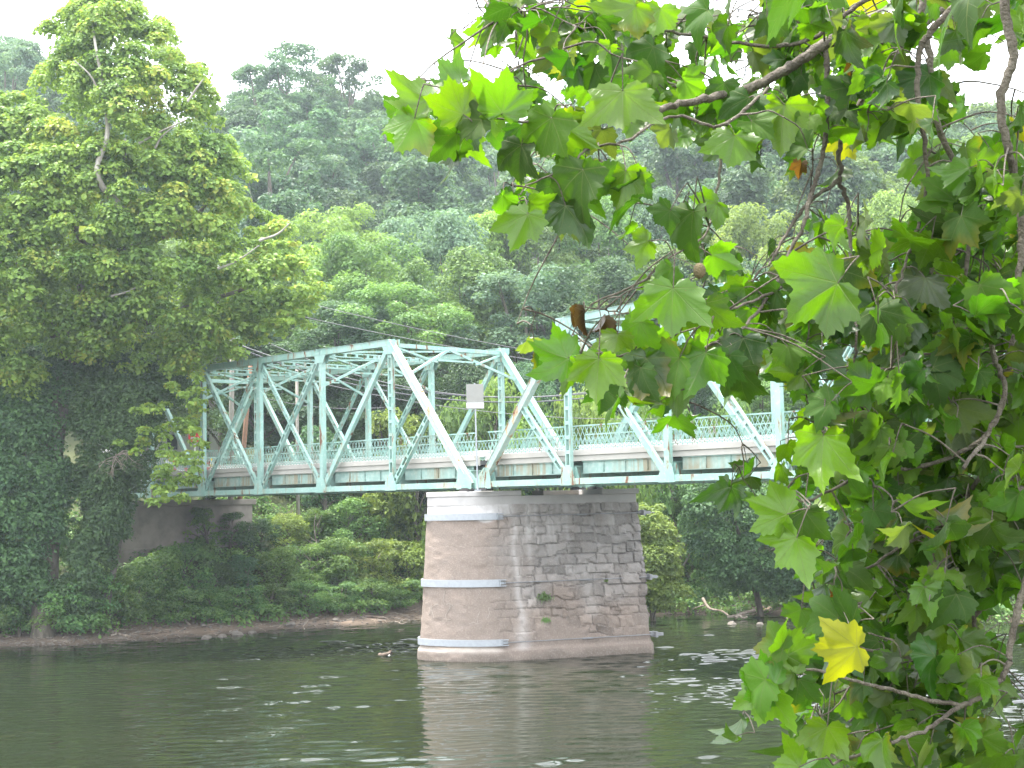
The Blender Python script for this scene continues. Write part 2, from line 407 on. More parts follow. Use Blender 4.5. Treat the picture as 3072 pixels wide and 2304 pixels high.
def make_truss(root, n, H, y, name, full):
    """one truss at offset y; H are heights at panel points 1..n-1"""
    t = mesh_np; tr = empty(name); tr.parent = root
    X = [i * L for i in range(n + 1)]
    top = {i: np.array([X[i], y, H[i - 1]]) for i in range(1, n)}; bot = {i: np.array([X[i], y, 0.0]) for i in range(n + 1)}
    m = MB(); m.beam(bot[0], bot[n], .27, .30); m.build('bottom_chord', M['paint'], tr, bevel=.008)
    m = MB()
    for i in range(1, n - 1):
        a, b = top[i], top[i + 1]; m.beam(a - (b - a) * .012, b + (b - a) * .012, .30, .34)
        m.beam(a + [0, 0, .162], b + [0, 0, .162], .018, .42)
    m.build('top_chord', M['paint'], tr, bevel=.008)
    for k, (a, b) in enumerate(((bot[0], top[1]), (bot[n], top[n - 1]))):
        m = MB(); m.beam(a, b + (b - a) * .015, .29, .32)
        d = (b - a) / np.linalg.norm(b - a); nrm = np.cross(d, [0, 1, 0]); nrm *= np.sign(nrm[2])
        m.beam(a + d * .5 + nrm * .152, b + nrm * .152, .016, .39); m.build('end_post', M['rusty'] if full and k == (0 if n == 8 else 1) and y < 1 else M['paint'], tr, bevel=.008)
        i = 1 if k == 0 else n - 1
        m = MB(); laced(m, (a + b) / 2 - d * .1, bot[i], .26, .20); m.build('sub_strut', M['paint'], tr)
    for i in range(1, n):
        m = MB()
        if i in (1, n - 1): laced(m, bot[i], top[i], .30, .20)
        else: post_h(m, bot[i], top[i])
        m.build('vertical_post', M['paint'], tr)
    mid = n / 2
    for i in range(1, n - 1):
        c = i + .5
        left = c < mid
        a, b = (top[i], bot[i + 1]) if left else (top[i + 1], bot[i])          # main tie falls to the middle
        a2, b2 = (top[i + 1], bot[i]) if left else (top[i], bot[i + 1])         # counter
        m = MB()
        if i in (1, n - 2): m.beam(a, b, .25, .20); m.build('diagonal', M['paint'], tr, bevel=.006); continue
        laced(m, a, b, .25, .19); m.build('diagonal', M['paint'], tr)
        if abs(c - mid) < 1.1:
            m = MB(); laced(m, a2, b2, .22, .13); m.build('counter_diagonal', M['paint'], tr)
    for i in range(1, n):
        m = MB()
        sgn = -1 if i < mid else (1 if i > mid else 0)
        gusset(m, X[i], 0, [(-.42, -.16), (.42, -.16), (.42, .12), (.17 + .1 * (sgn < 0), .62), (-.17 - .1 * (sgn > 0), .62), (-.42, .12)], y)
        m.build('gusset_plate', M['paint'], tr); m = MB()
        gusset(m, X[i], H[i - 1], [(-.5, .16), (.5, .16), (.5, -.10), (.26, -.55), (-.26, -.55), (-.5, -.10)], y)
        m.build('gusset_plate', M['paint'], tr)
    for i in (0, n):
        s = 1 if i == 0 else -1; m = MB()
        gusset(m, X[i], 0, [(s * p, q) for p, q in ((-.25, -.2), (.75, -.2), (.75, .16), (.62, .75), (.28, .75), (-.25, .25))][::s], y)
        m.build('gusset_plate', M['paint'], tr)
    for i in (0, n):
        m = MB(); m.box((X[i] + (.18 if i == 0 else -.18), y, -.24), (.62, .5, .12)); m.box((X[i] + (.18 if i == 0 else -.18), y, -.165), (.4, .4, .04))
        m.build('bearing', M['dark_steel'], tr)
    return top, bot

def railing_mesh(m, x0, x1, y, zb, zt):
    m.beam((x0, y, zt), (x1, y, zt), .06, .075); m.beam((x0, y, zb + .07), (x1, y, zb + .07), .03, .03)
    p = .25; n = int((x1 - x0) / p); h = zt - zb - .07
    for i in range(-2, n + 1):
        xa = x0 + i * p
        for s, dy in ((1, -.011), (-1, .011)):
            a = np.array([xa if s > 0 else xa + 2 * p, y + dy, zb + .07]); b = np.array([xa + 2 * p if s > 0 else xa, y + dy, zt])
            lo, hi = max(x0, min(a[0], b[0])), min(x1, max(a[0], b[0]))
            if hi - lo < .3: continue
            m.beam(a, b, .030, .012)
        if 0 <= i < n:        # lower half: short bars that meet in a loop
            c = xa + p / 2
            for s in (-1, 1):
                m.beam((c + s * .125, y, zb + .07 + h * .46), (c, y + s * .006, zb + .12), .026, .014)
            m.box((c, y, zb + .04), (.05, .03, .08))
def make_span(name, n, H, xroot, label):
    root = empty(name, (*bridge_pt(xroot, 0)[:2], ZB), BRZ)
    tag(root, label, 'bridge span', 'truss spans of the pale green bridge')
    Lt = n * L
    tops = {}
    for y in (0.0, W): tops[y], _ = make_truss(root, n, H, y, 'truss', True)
    for k, (a, b) in enumerate(((0, 1), (n, n - 1))):          # portals
        m = MB(); t0, t1 = tops[0.0][b], tops[W][b]
        base = np.array([a * L, 0, 0.0]); d = (base - t0); d /= np.linalg.norm(d)
        m.beam(t0 + d * .12, t1 + d * .12, .22, .2, (0, 0, 1))
        mid = (t0 + t1) / 2 + d * .15
        for e in (t0, t1):
            m.beam(mid, e + d * 2.1, .12, .12, (0, 0, 1)); m.beam(e + d * .2, (e * .35 + mid * .65) + d * 1.0, .09, .09, (0, 0, 1))
        m.beam(t0 * .66 + t1 * .34 + d * .95, t0 * .34 + t1 * .66 + d * .95, .09, .09, (0, 0, 1))
        m.build('portal_frame', M['paint'], root)
    for i in range(2, n - 1):
        m = MB(); t0, t1 = tops[0.0][i], tops[W][i]; dn = np.array([0, 0, -1.0])
        laced(m, t0 + dn * .05, t1 + dn * .05, .26, .10, .7, (1, 0, 0))
        mid = (t0 + t1) / 2 + dn * .12
        for e in (t0, t1): m.beam(mid, e + dn * 1.75, .12, .10, (1, 0, 0))
        m.beam(t0 * .72 + t1 * .28 + dn * .95, t0 * .28 + t1 * .72 + dn * .95, .09, .09, (1, 0, 0))
        m.box(mid, (.02, .7, .34))
        m.build('sway_frame', M['paint'], root)
    m = MB()
    for i in range(1, n - 1):
        for a, b in ((tops[0.0][i], tops[W][i + 1]), (tops[W][i], tops[0.0][i + 1])): m.beam(a + [0, 0, .02 if a[1] < 1 else -.09], b + [0, 0, .02 if a[1] < 1 else -.09], .10, .09, (0, 0, 1))
    m.build('top_bracing', M['paint'], root)
    m = MB()
    for i in range(n + 1):
        xi = min(max(i * L, .2), Lt - .2)
        for z, hgt, wd in ((.30, .70, .02), (-.06, .03, .26), (.66, .03, .26)): m.box((xi, W / 2, z), (wd, W - .36, hgt))
    m.build('floor_beam', M['paint'], root)
    m = MB()
    for y in (.55, W - .55):
        for i in range(n):
            a, b = i * L + .3, (i + 1) * L - .3
            m.box(((a + b) / 2, y, .60), (b - a, .02, .52)); m.box(((a + b) / 2, y, .345), (b - a, .2, .025)); m.box(((a + b) / 2, y, .86), (b - a, .2, .025))
            for k in range(1, 4): m.box((a + (b - a) * k / 4, y, .60), (.016, .16, .47))
    m.build('fascia_girder', M['girder'], root)
    m = MB()
    for y in np.linspace(1.5, W - 1.5, 4): m.box((Lt / 2, y, .62), (Lt - .1, .02, .5)); m.box((Lt / 2, y, .37), (Lt - .1, .18, .02))
    m.build('stringer', M['paint'], root)
    m = MB()
    for s, y in ((1, .40), (-1, W - .40)):
        m.box((Lt / 2, y + s * .10, 1.24), (Lt - .04, .34, .23)); m.box((Lt / 2, y + s * .16, 1.0), (Lt - .04, .30, .24))
        for k in range(1, int(Lt / 2.75)): m.box((k * 2.75, y + s * .06, 1.24), (.02, .27, .235))
    m.build('curb', M['curb'], root, bevel=.012)
    m = MB(); m.box((Lt / 2, W / 2, 1.02), (Lt - .02, W - 1.4, .2)); m.build('road_deck', M['asphalt'], root)
    for y in (.42, W - .42):
        m = MB(); railing_mesh(m, .05, Lt - .05, y, 1.356, 2.40); m.build('lattice_railing', M['paint'], root)
    for y in (W - .95,):
        m = MB()
        for z in (1.62, 1.82): m.beam((0.05, y, z), (Lt - .05, y, z), .13, .05)
        m.beam((0.05, y, 1.72), (Lt - .05, y, 1.72), .09, .03)
        for k in range(int(Lt / 1.9)): m.box((.6 + k * 1.9, y + (.05 if y < 1 else -.05) * -1, 1.45), (.1, .06, .66))
        m.build('guard_rail', M['white'], root)
    return root
make_span('truss_span', 6, [7.06] * 5, 6 * L, 'pale green truss span running from the pier behind the big sycamore on the left')
make_span('truss_span', 8, [6.97, 7.22, 7.6, 7.75, 7.6, 7.22, 6.97], -GAP, 'taller green truss span from the pier to the right behind the hanging leaves')

# ------------------------------------------------------------------ pier
PA = math.radians(20)
ua = np.array([math.cos(PA), math.sin(PA)])
PT_TOP = 7.72; RAD = 2.3; PLEN = 7.1; BAT = .068
pier = empty('bridge_pier', (-1.70, 71.38, 0), PA)
tag(pier, 'tall rough stone bridge pier with rounded nose standing in the river', 'bridge pier')
def cutwater(r, nn, grow=0.0):
    """blunt cutwater: flatter on its sides than a half circle, rounded at the tip"""
    a = np.linspace(-math.pi / 2, -1.5 * math.pi, nn); p = 2 / 1.62; c_, s_ = np.cos(a), np.sin(a)
    return [tuple(q) for q in np.stack([1.06 * (r + grow) * np.sign(c_) * np.abs(c_) ** p, (r + grow) * np.sign(s_) * np.abs(s_) ** p], -1)]
def pier_outline(r, ext, nn=56):
    """closed outline in local x (along), y (towards the back); starts at the right front corner"""
    fr = [(x, -r) for x in np.linspace(PLEN + ext, 0, 112)]
    no = cutwater(r, nn)[1:-1]
    bk = [(x, r) for x in np.linspace(0, PLEN + ext, 20)]
    en = [(PLEN + ext, y) for y in np.linspace(r, -r, 34)[1:-1]]
    return np.array(fr + no + bk + en)
def vnoise(u, v, s, seed):
    r = np.random.default_rng(seed); g = r.normal(0, 1, (64, 64))
    a, b = u * s % 63, v * s % 63; i, j = a.astype(int), b.astype(int); f, h = a - i, b - j
    f, h = f * f * (3 - 2 * f), h * h * (3 - 2 * h)
    return g[i, j] * (1 - f) * (1 - h) + g[i + 1, j] * f * (1 - h) + g[i, j + 1] * (1 - f) * h + g[i + 1, j + 1] * f * h
def blocks(u, z, r):
    """random coursed ashlar: returns relief (m), tone per point"""
    ch = r.uniform(.36, .60, 40); ce = np.cumsum(ch) - .8
    ci = np.searchsorted(ce, z)
    rel = np.zeros_like(u); tone = np.zeros_like(u)
    for c in np.unique(ci):
        k = ci == c
        wid = r.uniform(.38, 1.05, 60); e = np.cumsum(wid) - 8 - r.uniform(0, 1)
        bi = np.searchsorted(e, u[k])
        lo, hi = e[np.clip(bi - 1, 0, 59)], e[np.clip(bi, 0, 59)]
        z1 = ce[min(c, 39)]; z0 = ce[c - 1] if c > 0 else z1 - .5
        d = np.minimum(np.minimum(u[k] - lo, hi - u[k]), np.minimum(z[k] - z0, z1 - z[k]))
        off = r.normal(0, .030, 60); tn = r.normal(0, 1, 60); dome = r.uniform(.005, .045, 60)
        rel[k] = np.clip(d / .05, 0, 1) * .055 + off[np.clip(bi, 0, 59)] * np.clip(d / .05, 0, 1) + np.clip(d / .2, 0, 1) * dome[np.clip(bi, 0, 59)]
        tone[k] = tn[np.clip(bi, 0, 59)] - 2.2 * (d < .022)
    return rel, tone
zlev = np.linspace(-.8, PT_TOP - .62, 128)
rings = []; pu = []; pzv = []
for z in zlev:
    g = (PT_TOP - z) * BAT; o = pier_outline(RAD + g, g * .8)
    # cutwater swells a little below the mid bands
    rings.append(np.column_stack([o, np.full(len(o), z)]))
    d = np.concatenate([[0], np.cumsum(np.linalg.norm(np.diff(pier_outline(RAD, 0), axis=0), axis=1))])
    pu.append(PLEN - d); pzv.append(np.full(len(o), z))
RG = np.array(rings); nz_, nr = RG.shape[:2]
U, Zv = np.array(pu), np.array(pzv)
prng = np.random.default_rng(11)
rel, tone = blocks((U + .07 * vnoise(U + 30, Zv + 20, 1.5, 21) + .03 * vnoise(U + 30, Zv + 20, 4.5, 22)).ravel(), (Zv + .07 * vnoise(U + 30, Zv + 20, .9, 23) + .025 * vnoise(U + 30, Zv + 20, 4, 24)).ravel(), prng); rel = rel.reshape(U.shape); tone = tone.reshape(U.shape)
nrm = np.zeros_like(RG); dd = np.roll(RG, -1, 1) - np.roll(RG, 1, 1)
nrm[..., 0] = -dd[..., 1]; nrm[..., 1] = dd[..., 0]; nrm /= np.linalg.norm(nrm, axis=-1, keepdims=True) + 1e-9
if (nrm[64, 50, 1]) > 0: nrm = -nrm
S = lambda a, b, x: (lambda t: t * t * (3 - 2 * t))(np.clip((x - a) / (b - a), 0, 1))
Un, Zn = U + 30, Zv + 20
rough = (.40 * S(-.5, .3, U + .4 * vnoise(Un, Zn, 1.3, 1)) + .60 * S(.1, 2.0, U + .7 * vnoise(Un, Zn, .8, 31))) * S(.5, 2.1, Zv + .5 * vnoise(Un, Zn, .9, 2)) * S(7.25, 6.9, Zv + (U > 1.1) * -.0)
rough *= (U < PLEN + .6)
lump = (vnoise(Un, Zn, 1.7, 3) * .016 + vnoise(Un, Zn, 5.0, 4) * .012) * (.6 + .8 * rough)
chip = S(.15, .5, vnoise(Un, Zn, 2.3, 9)) * S(.2, .9, U) * .05
disp = rel * rough * 1.05 + lump - chip * rough
disp += .10 * S(.62, .42, Zv) * S(.2, .45, Zv + .4)                # footing ledge
RG += nrm * disp[..., None]
warm = np.array([.235, .188, .158]); grey = np.array([.27, .252, .238]); pale = np.array([.54, .52, .50]); dark = np.array([.13, .118, .108])
c = warm[None, None] + 0 * RG
gk = S(1.2, 4.5, Zv + .9 * vnoise(Un, Zn, .7, 5)) * S(-.6, 2.0, U + .5 * vnoise(Un, Zn, .6, 32))
c = c * (1 - gk[..., None]) + grey * gk[..., None]
c *= (1 + .17 * np.clip(tone, -3, 1.6) * rough)[..., None]
def lay(f, col):
    global c
    c = c * (1 - f[..., None]) + col * f[..., None]
streak = np.exp(-((U - .95 - .12 * vnoise(Zn, Zn * 0, 1.0, 6) + .05 * (Zv - 3)) / (.13 + .22 * S(2.8, .8, Zv))) ** 2)
lay(np.clip(streak * .42 * S(6.6, 6.0, Zv) * S(.35, .6, Zv), 0, 1), np.array([.56, .53, .51]))
st2 = np.exp(-((U - 4.3 - .1 * vnoise(Zn, Zn * 0, 1.4, 8)) / .33) ** 2) * S(1.6, 2.0, Zv) * S(5.2, 3.4, Zv)
lay(st2 * .35, np.array([.50, .47, .44]))
for q in range(10):
    uu = prng.uniform(1.5, PLEN - .3); lay(np.exp(-((U - uu) / prng.uniform(.05, .12)) ** 2) * S(prng.uniform(3, 5), prng.uniform(5.2, 6.4), Zv) * .28, pale)
lay(S(.45, 1.1, vnoise(Un, Zn, .8, 12)) * S(3.6, 5.6, Zv) * S(1.0, 2.5, U) * .34, dark)
lay(S(6.35, 6.55, Zv + .16 * vnoise(Un, Zn, 2, 13)) * S(1.2, .4, U) * .80, np.array([.56, .55, .545]))    # cement patch under the cap
lay(S(.40, .10, Zv + .12 * vnoise(Un, Zn, 1.2, 14)) * .62, np.array([.115, .095, .078]))                   # damp line
lay(S(.75, .55, Zv + .1 * vnoise(Un, Zn, 1.6, 15)) * S(.3, .5, Zv) * S(.3, -.2, U) * .6, np.array([.50, .45, .40]))
I = np.arange(nz_ - 1)[:, None] * nr + np.arange(nr)[None]; I2 = np.arange(nz_ - 1)[:, None] * nr + (np.arange(nr)[None] + 1) % nr
mesh_np('masonry', RG.reshape(-1, 3), np.stack([I, I2, I2 + nr, I + nr], -1).reshape(-1, 4), M['masonry'], pier, attrs={'stone': np.clip(c.reshape(-1, 3), 0.02, .7)}, smooth=False)
def plan_prism(m, x0, x1, r, z0, z1, nose=True, yb=None):
    pts = [(x1, -r), (x0, -r)]
    if nose: pts = [(x1, -r)] + [(x0 + a, b_) for a, b_ in cutwater(r, 40)] + [(x1, r)]
    else: pts += [(x0, yb if yb is not None else r), (x1, yb if yb is not None else r)]
    n = len(pts)
    m.add([[x, y, z0] for x, y in pts] + [[x, y, z1] for x, y in pts], [tuple(range(n)), tuple(range(n, 2 * n))[::-1]] + [(i, n + i, n + (i + 1) % n, (i + 1) % n) for i in range(n)])
m = MB(); plan_prism(m, 0, PLEN + .03, RAD + .06, PT_TOP - .66, PT_TOP - .24)
m.build('cap_slab', M['concrete'], pier, bevel=.03)
m = MB(); plan_prism(m, 0, 1.30, RAD + .10, PT_TOP - .239, PT_TOP); m.build('bearing_seat', M['concrete'], pier, bevel=.03)
m = MB(); plan_prism(m, PLEN - 1.75, PLEN + .16, RAD + .10, PT_TOP - .238, PT_TOP + .002, False); m.build('bearing_seat', M['concrete'], pier, bevel=.03)
m = MB(); m.box((PLEN - 2.6, 1.3, PT_TOP - .12), (2.0, 1.6, .23)); m.build('bearing_plinth', M['old_concrete'], pier)
for zc, hh in ((6.55, .30), (3.52, .33), (.84, .30)):          # steel straps round the nose
    g = (PT_TOP - zc) * BAT; r0 = RAD + g + .05
    pts = [(.02, -r0)] + cutwater(r0, 44)[1:-1] + [(.02, r0)]
    pts = np.array(pts); out = pts.copy(); out[1:-1] *= (r0 + .07) / r0; out[0, 1] -= .07; out[-1, 1] += .07
    n = len(pts); V = []
    for q, zz in ((pts, -1), (out, -1), (out, 1), (pts, 1)): V += [[x, y, zc + zz * hh / 2 - BAT * 0] for x, y in q]
    F = [(a * n + i, a * n + i + 1, ((a + 1) % 4) * n + i + 1, ((a + 1) % 4) * n + i) for a in range(4) for i in range(n - 1)] + [(0, n, 2 * n, 3 * n), (n - 1, 4 * n - 1, 3 * n - 1, 2 * n - 1)]
    m = MB(); m.add(V, F); strap = m.build('steel_strap', M['galv'], pier)
    m = MB()
    for zz in (-1, 1): m.box((.17, -r0 - .06, zc + zz * (hh / 2 - .03)), (.34, .16, .04))
    m.box((.05, -r0 - .06, zc), (.04, .16, hh)); m.box((.20, -r0 - .04, zc), (.24, .05, .12)); m.box((.29, -r0 - .06, zc), (.03, .14, .10))
    m.build('bracket', M['galv'], strap)
    m = MB(); m.tube([(.27, -r0 - .07, zc), (PLEN + .9, -r0 - .07, zc + .02)], .022, 8); m.tube([(4.0, -r0 - .07, zc), (4.5, -r0 - .07, zc)], .045, 8)
    m.build('tie_rod', M['rod'], strap)
    m = MB(); xe = PLEN + g * .8
    m.box((xe + .22, -r0 - .02, zc + .02), (.10, .5, .26)); m.box((xe + .42, -r0 - .06, zc + .02), (.36, .16, .14)); m.box((xe + .12, -r0 + .3, zc + .02), (.16, .5, .2))
    m.build('anchor', M['rod'], strap)
m = MB(); sr_ = np.random.default_rng(5)                # pale scratched lines on the nose
for q in range(9):
    a = math.radians(sr_.uniform(185, 262)); z = sr_.uniform(2.1, 3.2); pts = []
    for k in range(sr_.integers(3, 7)):
        g = (PT_TOP - z) * BAT; r0 = RAD + g + .03; nl_ = cutwater(r0, 181); qq = nl_[int(min(max(270 - math.degrees(a), 0), 180))]
        pts.append((qq[0], qq[1], z)); a += math.radians(sr_.normal(0, 3.2)); z += sr_.normal(-.05, .22); z = min(max(z, 1.7), 3.25)
    m.tube(pts, .009, 4)
m.build('scratch_marks', M['scratch'], pier)

# information sign seen from behind, on the pier
sp0 = P(1032, 1049, 67.6)
q = empty('channel_sign', (sp0[0], sp0[1], PT_TOP + .0)); tag(q, 'grey backed rectangular sign with white strip on thin pole above the pier', 'sign')
hs_ = P(1033, 828, 67.6)[2] - PT_TOP
m = MB(); m.tube([(0, 0, 0), (-.06, 0, hs_)], .035, 8); m.box((0, 0, .03), (.3, .3, .06)); m.build('post', M['galv'], q)
m = MB(); m.box((-.05, -.055, hs_ - .60), (.78, .012, 1.13)); m.build('sign_panel', M['sign_back'], q, bevel=.004)
m = MB(); m.box((-.05, -.07, hs_ - 1.00), (.79, .012, .24)); m.build('white_strip', M['white'], q, bevel=.004)

# abutment and walls
ab = bridge_pt(5.70 * L, W / 2)
m = MB(); m.box((0, 0, 3.12), (3.5, W + 2.2, 7.3)); m.box((0, 0, 6.95), (3.8, W + 2.6, .35)); m.box((.06, 0, 4.2), (3.5, W + 2.3, .14))
o = m.build('bridge_abutment', M['old_concrete'], None, bevel=.03); o.location = (ab[0], ab[1], .59); o.rotation_euler = (0, 0, BRZ)
tag(o, 'stained concrete abutment under the far left end of the green bridge', 'abutment')
a, b = P(500, 1090, 101), P(960, 1085, 106)
def wall_between(name, a, b, z0, z1, th, mat, label, cat):
    d = b - a; ln = math.hypot(d[0], d[1]); m = MB(); m.box((ln / 2, 0, (z0 + z1) / 2), (ln, th, z1 - z0)); m.box((ln / 2, 0, z1 + .1), (ln + .1, th + .15, .2))
    for k in range(int(ln / 5) + 1): m.box((k * 5 + .3, -th / 2 - .1, (z0 + z1) / 2 - .15), (.5, .3, z1 - z0 - .3))
    o = m.build(name, mat); o.location = (a[0], a[1], 0); o.rotation_euler = (0, 0, math.atan2(d[1], d[0])); return tag(o, label, cat)
wall_between('retaining_wall', a, b, 4.0, 9.4, .6, M['wall'], 'brown stone retaining wall glimpsed under the bridge above the bank shrubs', 'wall')

# ------------------------------------------------------------------ foliage
def unit(v): return v / (np.linalg.norm(v, axis=-1, keepdims=True) + 1e-9)
def clumps(r, C, R, per, leaf, flat=.8, up=.55, asp=.62, ctint=None, droop=0.0, inner=.45):
    """leaf-sized kites on and in the upper part of blobs C (k,3) of radius R (k)"""
    C = np.asarray(C, float); R = np.asarray(R, float)
    cnt = np.maximum(6, (per * R ** 2)).astype(int)
    idx = np.repeat(np.arange(len(C)), cnt); n = len(idx)
    d = unit(r.normal(0, 1, (n, 3))); d[:, 2] = np.where((d[:, 2] < -.15) & (r.random(n) < .65), -d[:, 2], d[:, 2])
    rad = R[idx] * (inner + (1 - inner) * r.random(n) ** .45) * (1 + r.normal(0, .10, n))
    pos = C[idx] + d * rad[:, None] * np.array([1, 1, flat])
    if droop: pos[:, 2] -= droop * np.maximum(0, np.hypot(pos[:, 0] - C[idx, 0], pos[:, 1] - C[idx, 1]) / R[idx] - .5) ** 2 * R[idx]
    nm = unit(d * .75 + np.array([0, 0, up]) + r.normal(0, .42, (n, 3)))
    t = unit(np.cross(nm, r.normal(0, 1, (n, 3)))); b = np.cross(nm, t)
    s = leaf * np.exp(r.normal(0, .25, n)); s = s[:, None]
    V = np.stack([pos - t * s * .5, pos - b * s * asp * .5 + t * s * .02 + nm * s * .10, pos + t * s * .5 - nm * s * .08, pos + b * s * asp * .5 + t * s * .02 + nm * s * .10], 1)
    ct = r.normal(0, .16, len(C)) if ctint is None else ctint
    tint = np.clip(.46 + ct[idx] + r.normal(0, .20, n), 0, 1)
    F = np.arange(n * 4).reshape(-1, 4)
    return V.reshape(-1, 3), F, np.repeat(tint, 4)
class Leaves:
    def __init__(s): s.V, s.F, s.T, s.n = [], [], [], 0
    def add(s, V, F, T): s.V.append(V); s.F.append(F + s.n); s.T.append(T); s.n += len(V)
    def build(s, name, mat, parent=None): return mesh_np(name, np.concatenate(s.V), np.concatenate(s.F), mat, parent, attrs={'tint': np.concatenate(s.T)})

def crown_clumps(r, h, wd, base, n, kind):
    """blob centres of a free-standing crown: h total height, wd half width, base height of its underside"""
    u = r.random(n); ang = r.uniform(0, 2 * np.pi, n)
    z = base + (h - base) * (.06 + .90 * u)
    f = (z - base) / (h - base)
    if kind == 'round': prof = np.sqrt(np.clip(1 - (2 * f - .85) ** 2 / 1.5, .05, 1))
    elif kind == 'oval': prof = np.clip(np.sin(np.pi * (f * .86 + .10)), .1, 1) ** .75
    else: prof = np.clip(1.15 - .9 * abs(f - .72) - .25 * (f > .85), .2, 1)          # flat topped, spreading
    lob = 1 + .22 * np.sin(ang * 3 + f * 5 + r.uniform(0, 6)) + .12 * np.sin(ang * 5 - f * 8)
    rr = wd * prof * lob * (.25 + .72 * np.sqrt(r.random(n)))
    return np.stack([rr * np.cos(ang), rr * np.sin(ang), z], -1)
def tree_parts(seed, h, wd, base, kind, leaf, per, ncl, rcl, flat=.85, up=.55, droop=0.0):
    r = np.random.default_rng(seed)
    C = crown_clumps(r, h, wd, base, ncl, kind); R = rcl * r.uniform(.65, 1.25, ncl)
    V, F, T = clumps(r, C, R, per, leaf, flat, up, droop=droop)
    b = Bag(); tr = h * .016 + .05
    top = np.array([r.normal(0, .3), r.normal(0, .3), h * .9])
    trunk = wob([(0, 0, -1.2), (0, 0, h * .2), tuple(top * .45), tuple(top * .7), tuple(top)], .18, seed)
    ln = smooth_line(trunk, 14); b.tube(ln, np.linspace(tr * 1.25, tr * .15, 14), 7)
    for c in C[r.permutation(ncl)[:14]]:
        z0 = min(max(c[2] * r.uniform(.45, .75), base * .6), h * .8); st = np.array([np.interp(z0, ln[:, 2], ln[:, 0]), np.interp(z0, ln[:, 2], ln[:, 1]), z0])
        mid = st * .45 + c * .55 + [0, 0, .25]
        b.tube(smooth_line([st, mid, c], 7), np.linspace(tr * .42, tr * .08, 7), 5)
    return (V, F, T), b
PROTO = {}
def proto(key, seed, *a, **k):
    (V, F, T), b = tree_parts(seed, *a, **k)
    cm = mesh_np('crown', V, F, M['far_leaf'], attrs={'tint': T}); tm = b.build('trunk', M['bark'])
    PROTO[key] = (cm.data, tm.data)
    for o in (cm, tm): bpy.data.objects.remove(o)
TREE_N = [0]
def plant(name, key, loc, sc, rz, mat, label, cat='tree', group=None, bark='bark', sz=None):
    cm, tm = PROTO[key]
    e = empty(name, loc, rz); e.scale = (sc, sc, sz or sc)
    tag(e, label, cat, group)
    for nm, me, mm in (('crown', cm, M[mat]), ('trunk', tm, M[bark])):
        o = bpy.data.objects.new(nm, me); COL.objects.link(o); o.parent = e
        o.material_slots[0].link = 'OBJECT'; o.material_slots[0].material = mm
    return e
#       key      seed  h   wd  base kind   leaf per ncl rcl
proto('hill_a', 21, 18, 5.2, 4.0, 'round', .40, 120, 95, 1.25)
proto('hill_b', 22, 20, 4.6, 5.0, 'oval', .40, 120, 95, 1.2)
proto('hill_c', 23, 17, 5.8, 5.0, 'flat', .38, 125, 85, 1.3)
proto('hill_d', 24, 21, 4.2, 4.5, 'oval', .42, 115, 75, 1.15)
proto('hill_e', 25, 19, 5.4, 6.5, 'round', .36, 130, 60, 1.05, flat=.6)
proto('sky_a', 51, 20, 5.6, 6.0, 'oval', .30, 150, 120, .90, flat=.65)
proto('sky_b', 52, 20, 4.6, 4.0, 'oval', .32, 150, 130, .95, flat=.7)
proto('mid_a', 31, 18, 5.4, 3.0, 'round', .27, 190, 110, 1.35)
proto('mid_b', 32, 20, 5.0, 3.5, 'oval', .27, 190, 115, 1.25)
proto('mid_c', 33, 17, 6.0, 4.0, 'flat', .25, 210, 120, 1.2, flat=.62, up=.7)
proto('mid_d', 34, 16, 5.5, 3.0, 'round', .22, 250, 140, 1.1, flat=.55, up=.8, droop=.7)
proto('bush_a', 41, 3.2, 1.9, .2, 'round', .17, 330, 34, .62, flat=.8)
proto('bush_b', 42, 3.8, 1.6, .2, 'oval', .17, 330, 34, .58, flat=.7)
proto('bush_c', 43, 2.6, 2.1, .2, 'flat', .16, 360, 36, .58, flat=.55, up=.8)
proto('bush_d', 44, 4.6, 1.5, .5, 'oval', .19, 300, 34, .55, flat=.6, droop=.5)

# hillside wood: every tree its own thing
HG = 'trees of the hillside wood'
HL = {'far_leaf': 'hazy dark green tree in the wood on the far hillside', 'dark_leaf': 'deep green tree in the wood on the far hillside', 'mid_leaf': 'mid green hazy tree in the wood on the far hillside', 'blue_leaf': 'blue green hazy tree in the wood on the far hillside'}
r = np.random.default_rng(99)
def ground_at(x, y): return float(height(x, y))
def px_of(p):
    d = np.array(p) - CAM; dz = d @ FWD; return (1536 + FPX * (d @ RIGHT) / dz) / K, (1152 - FPX * (d @ UP) / dz) / K
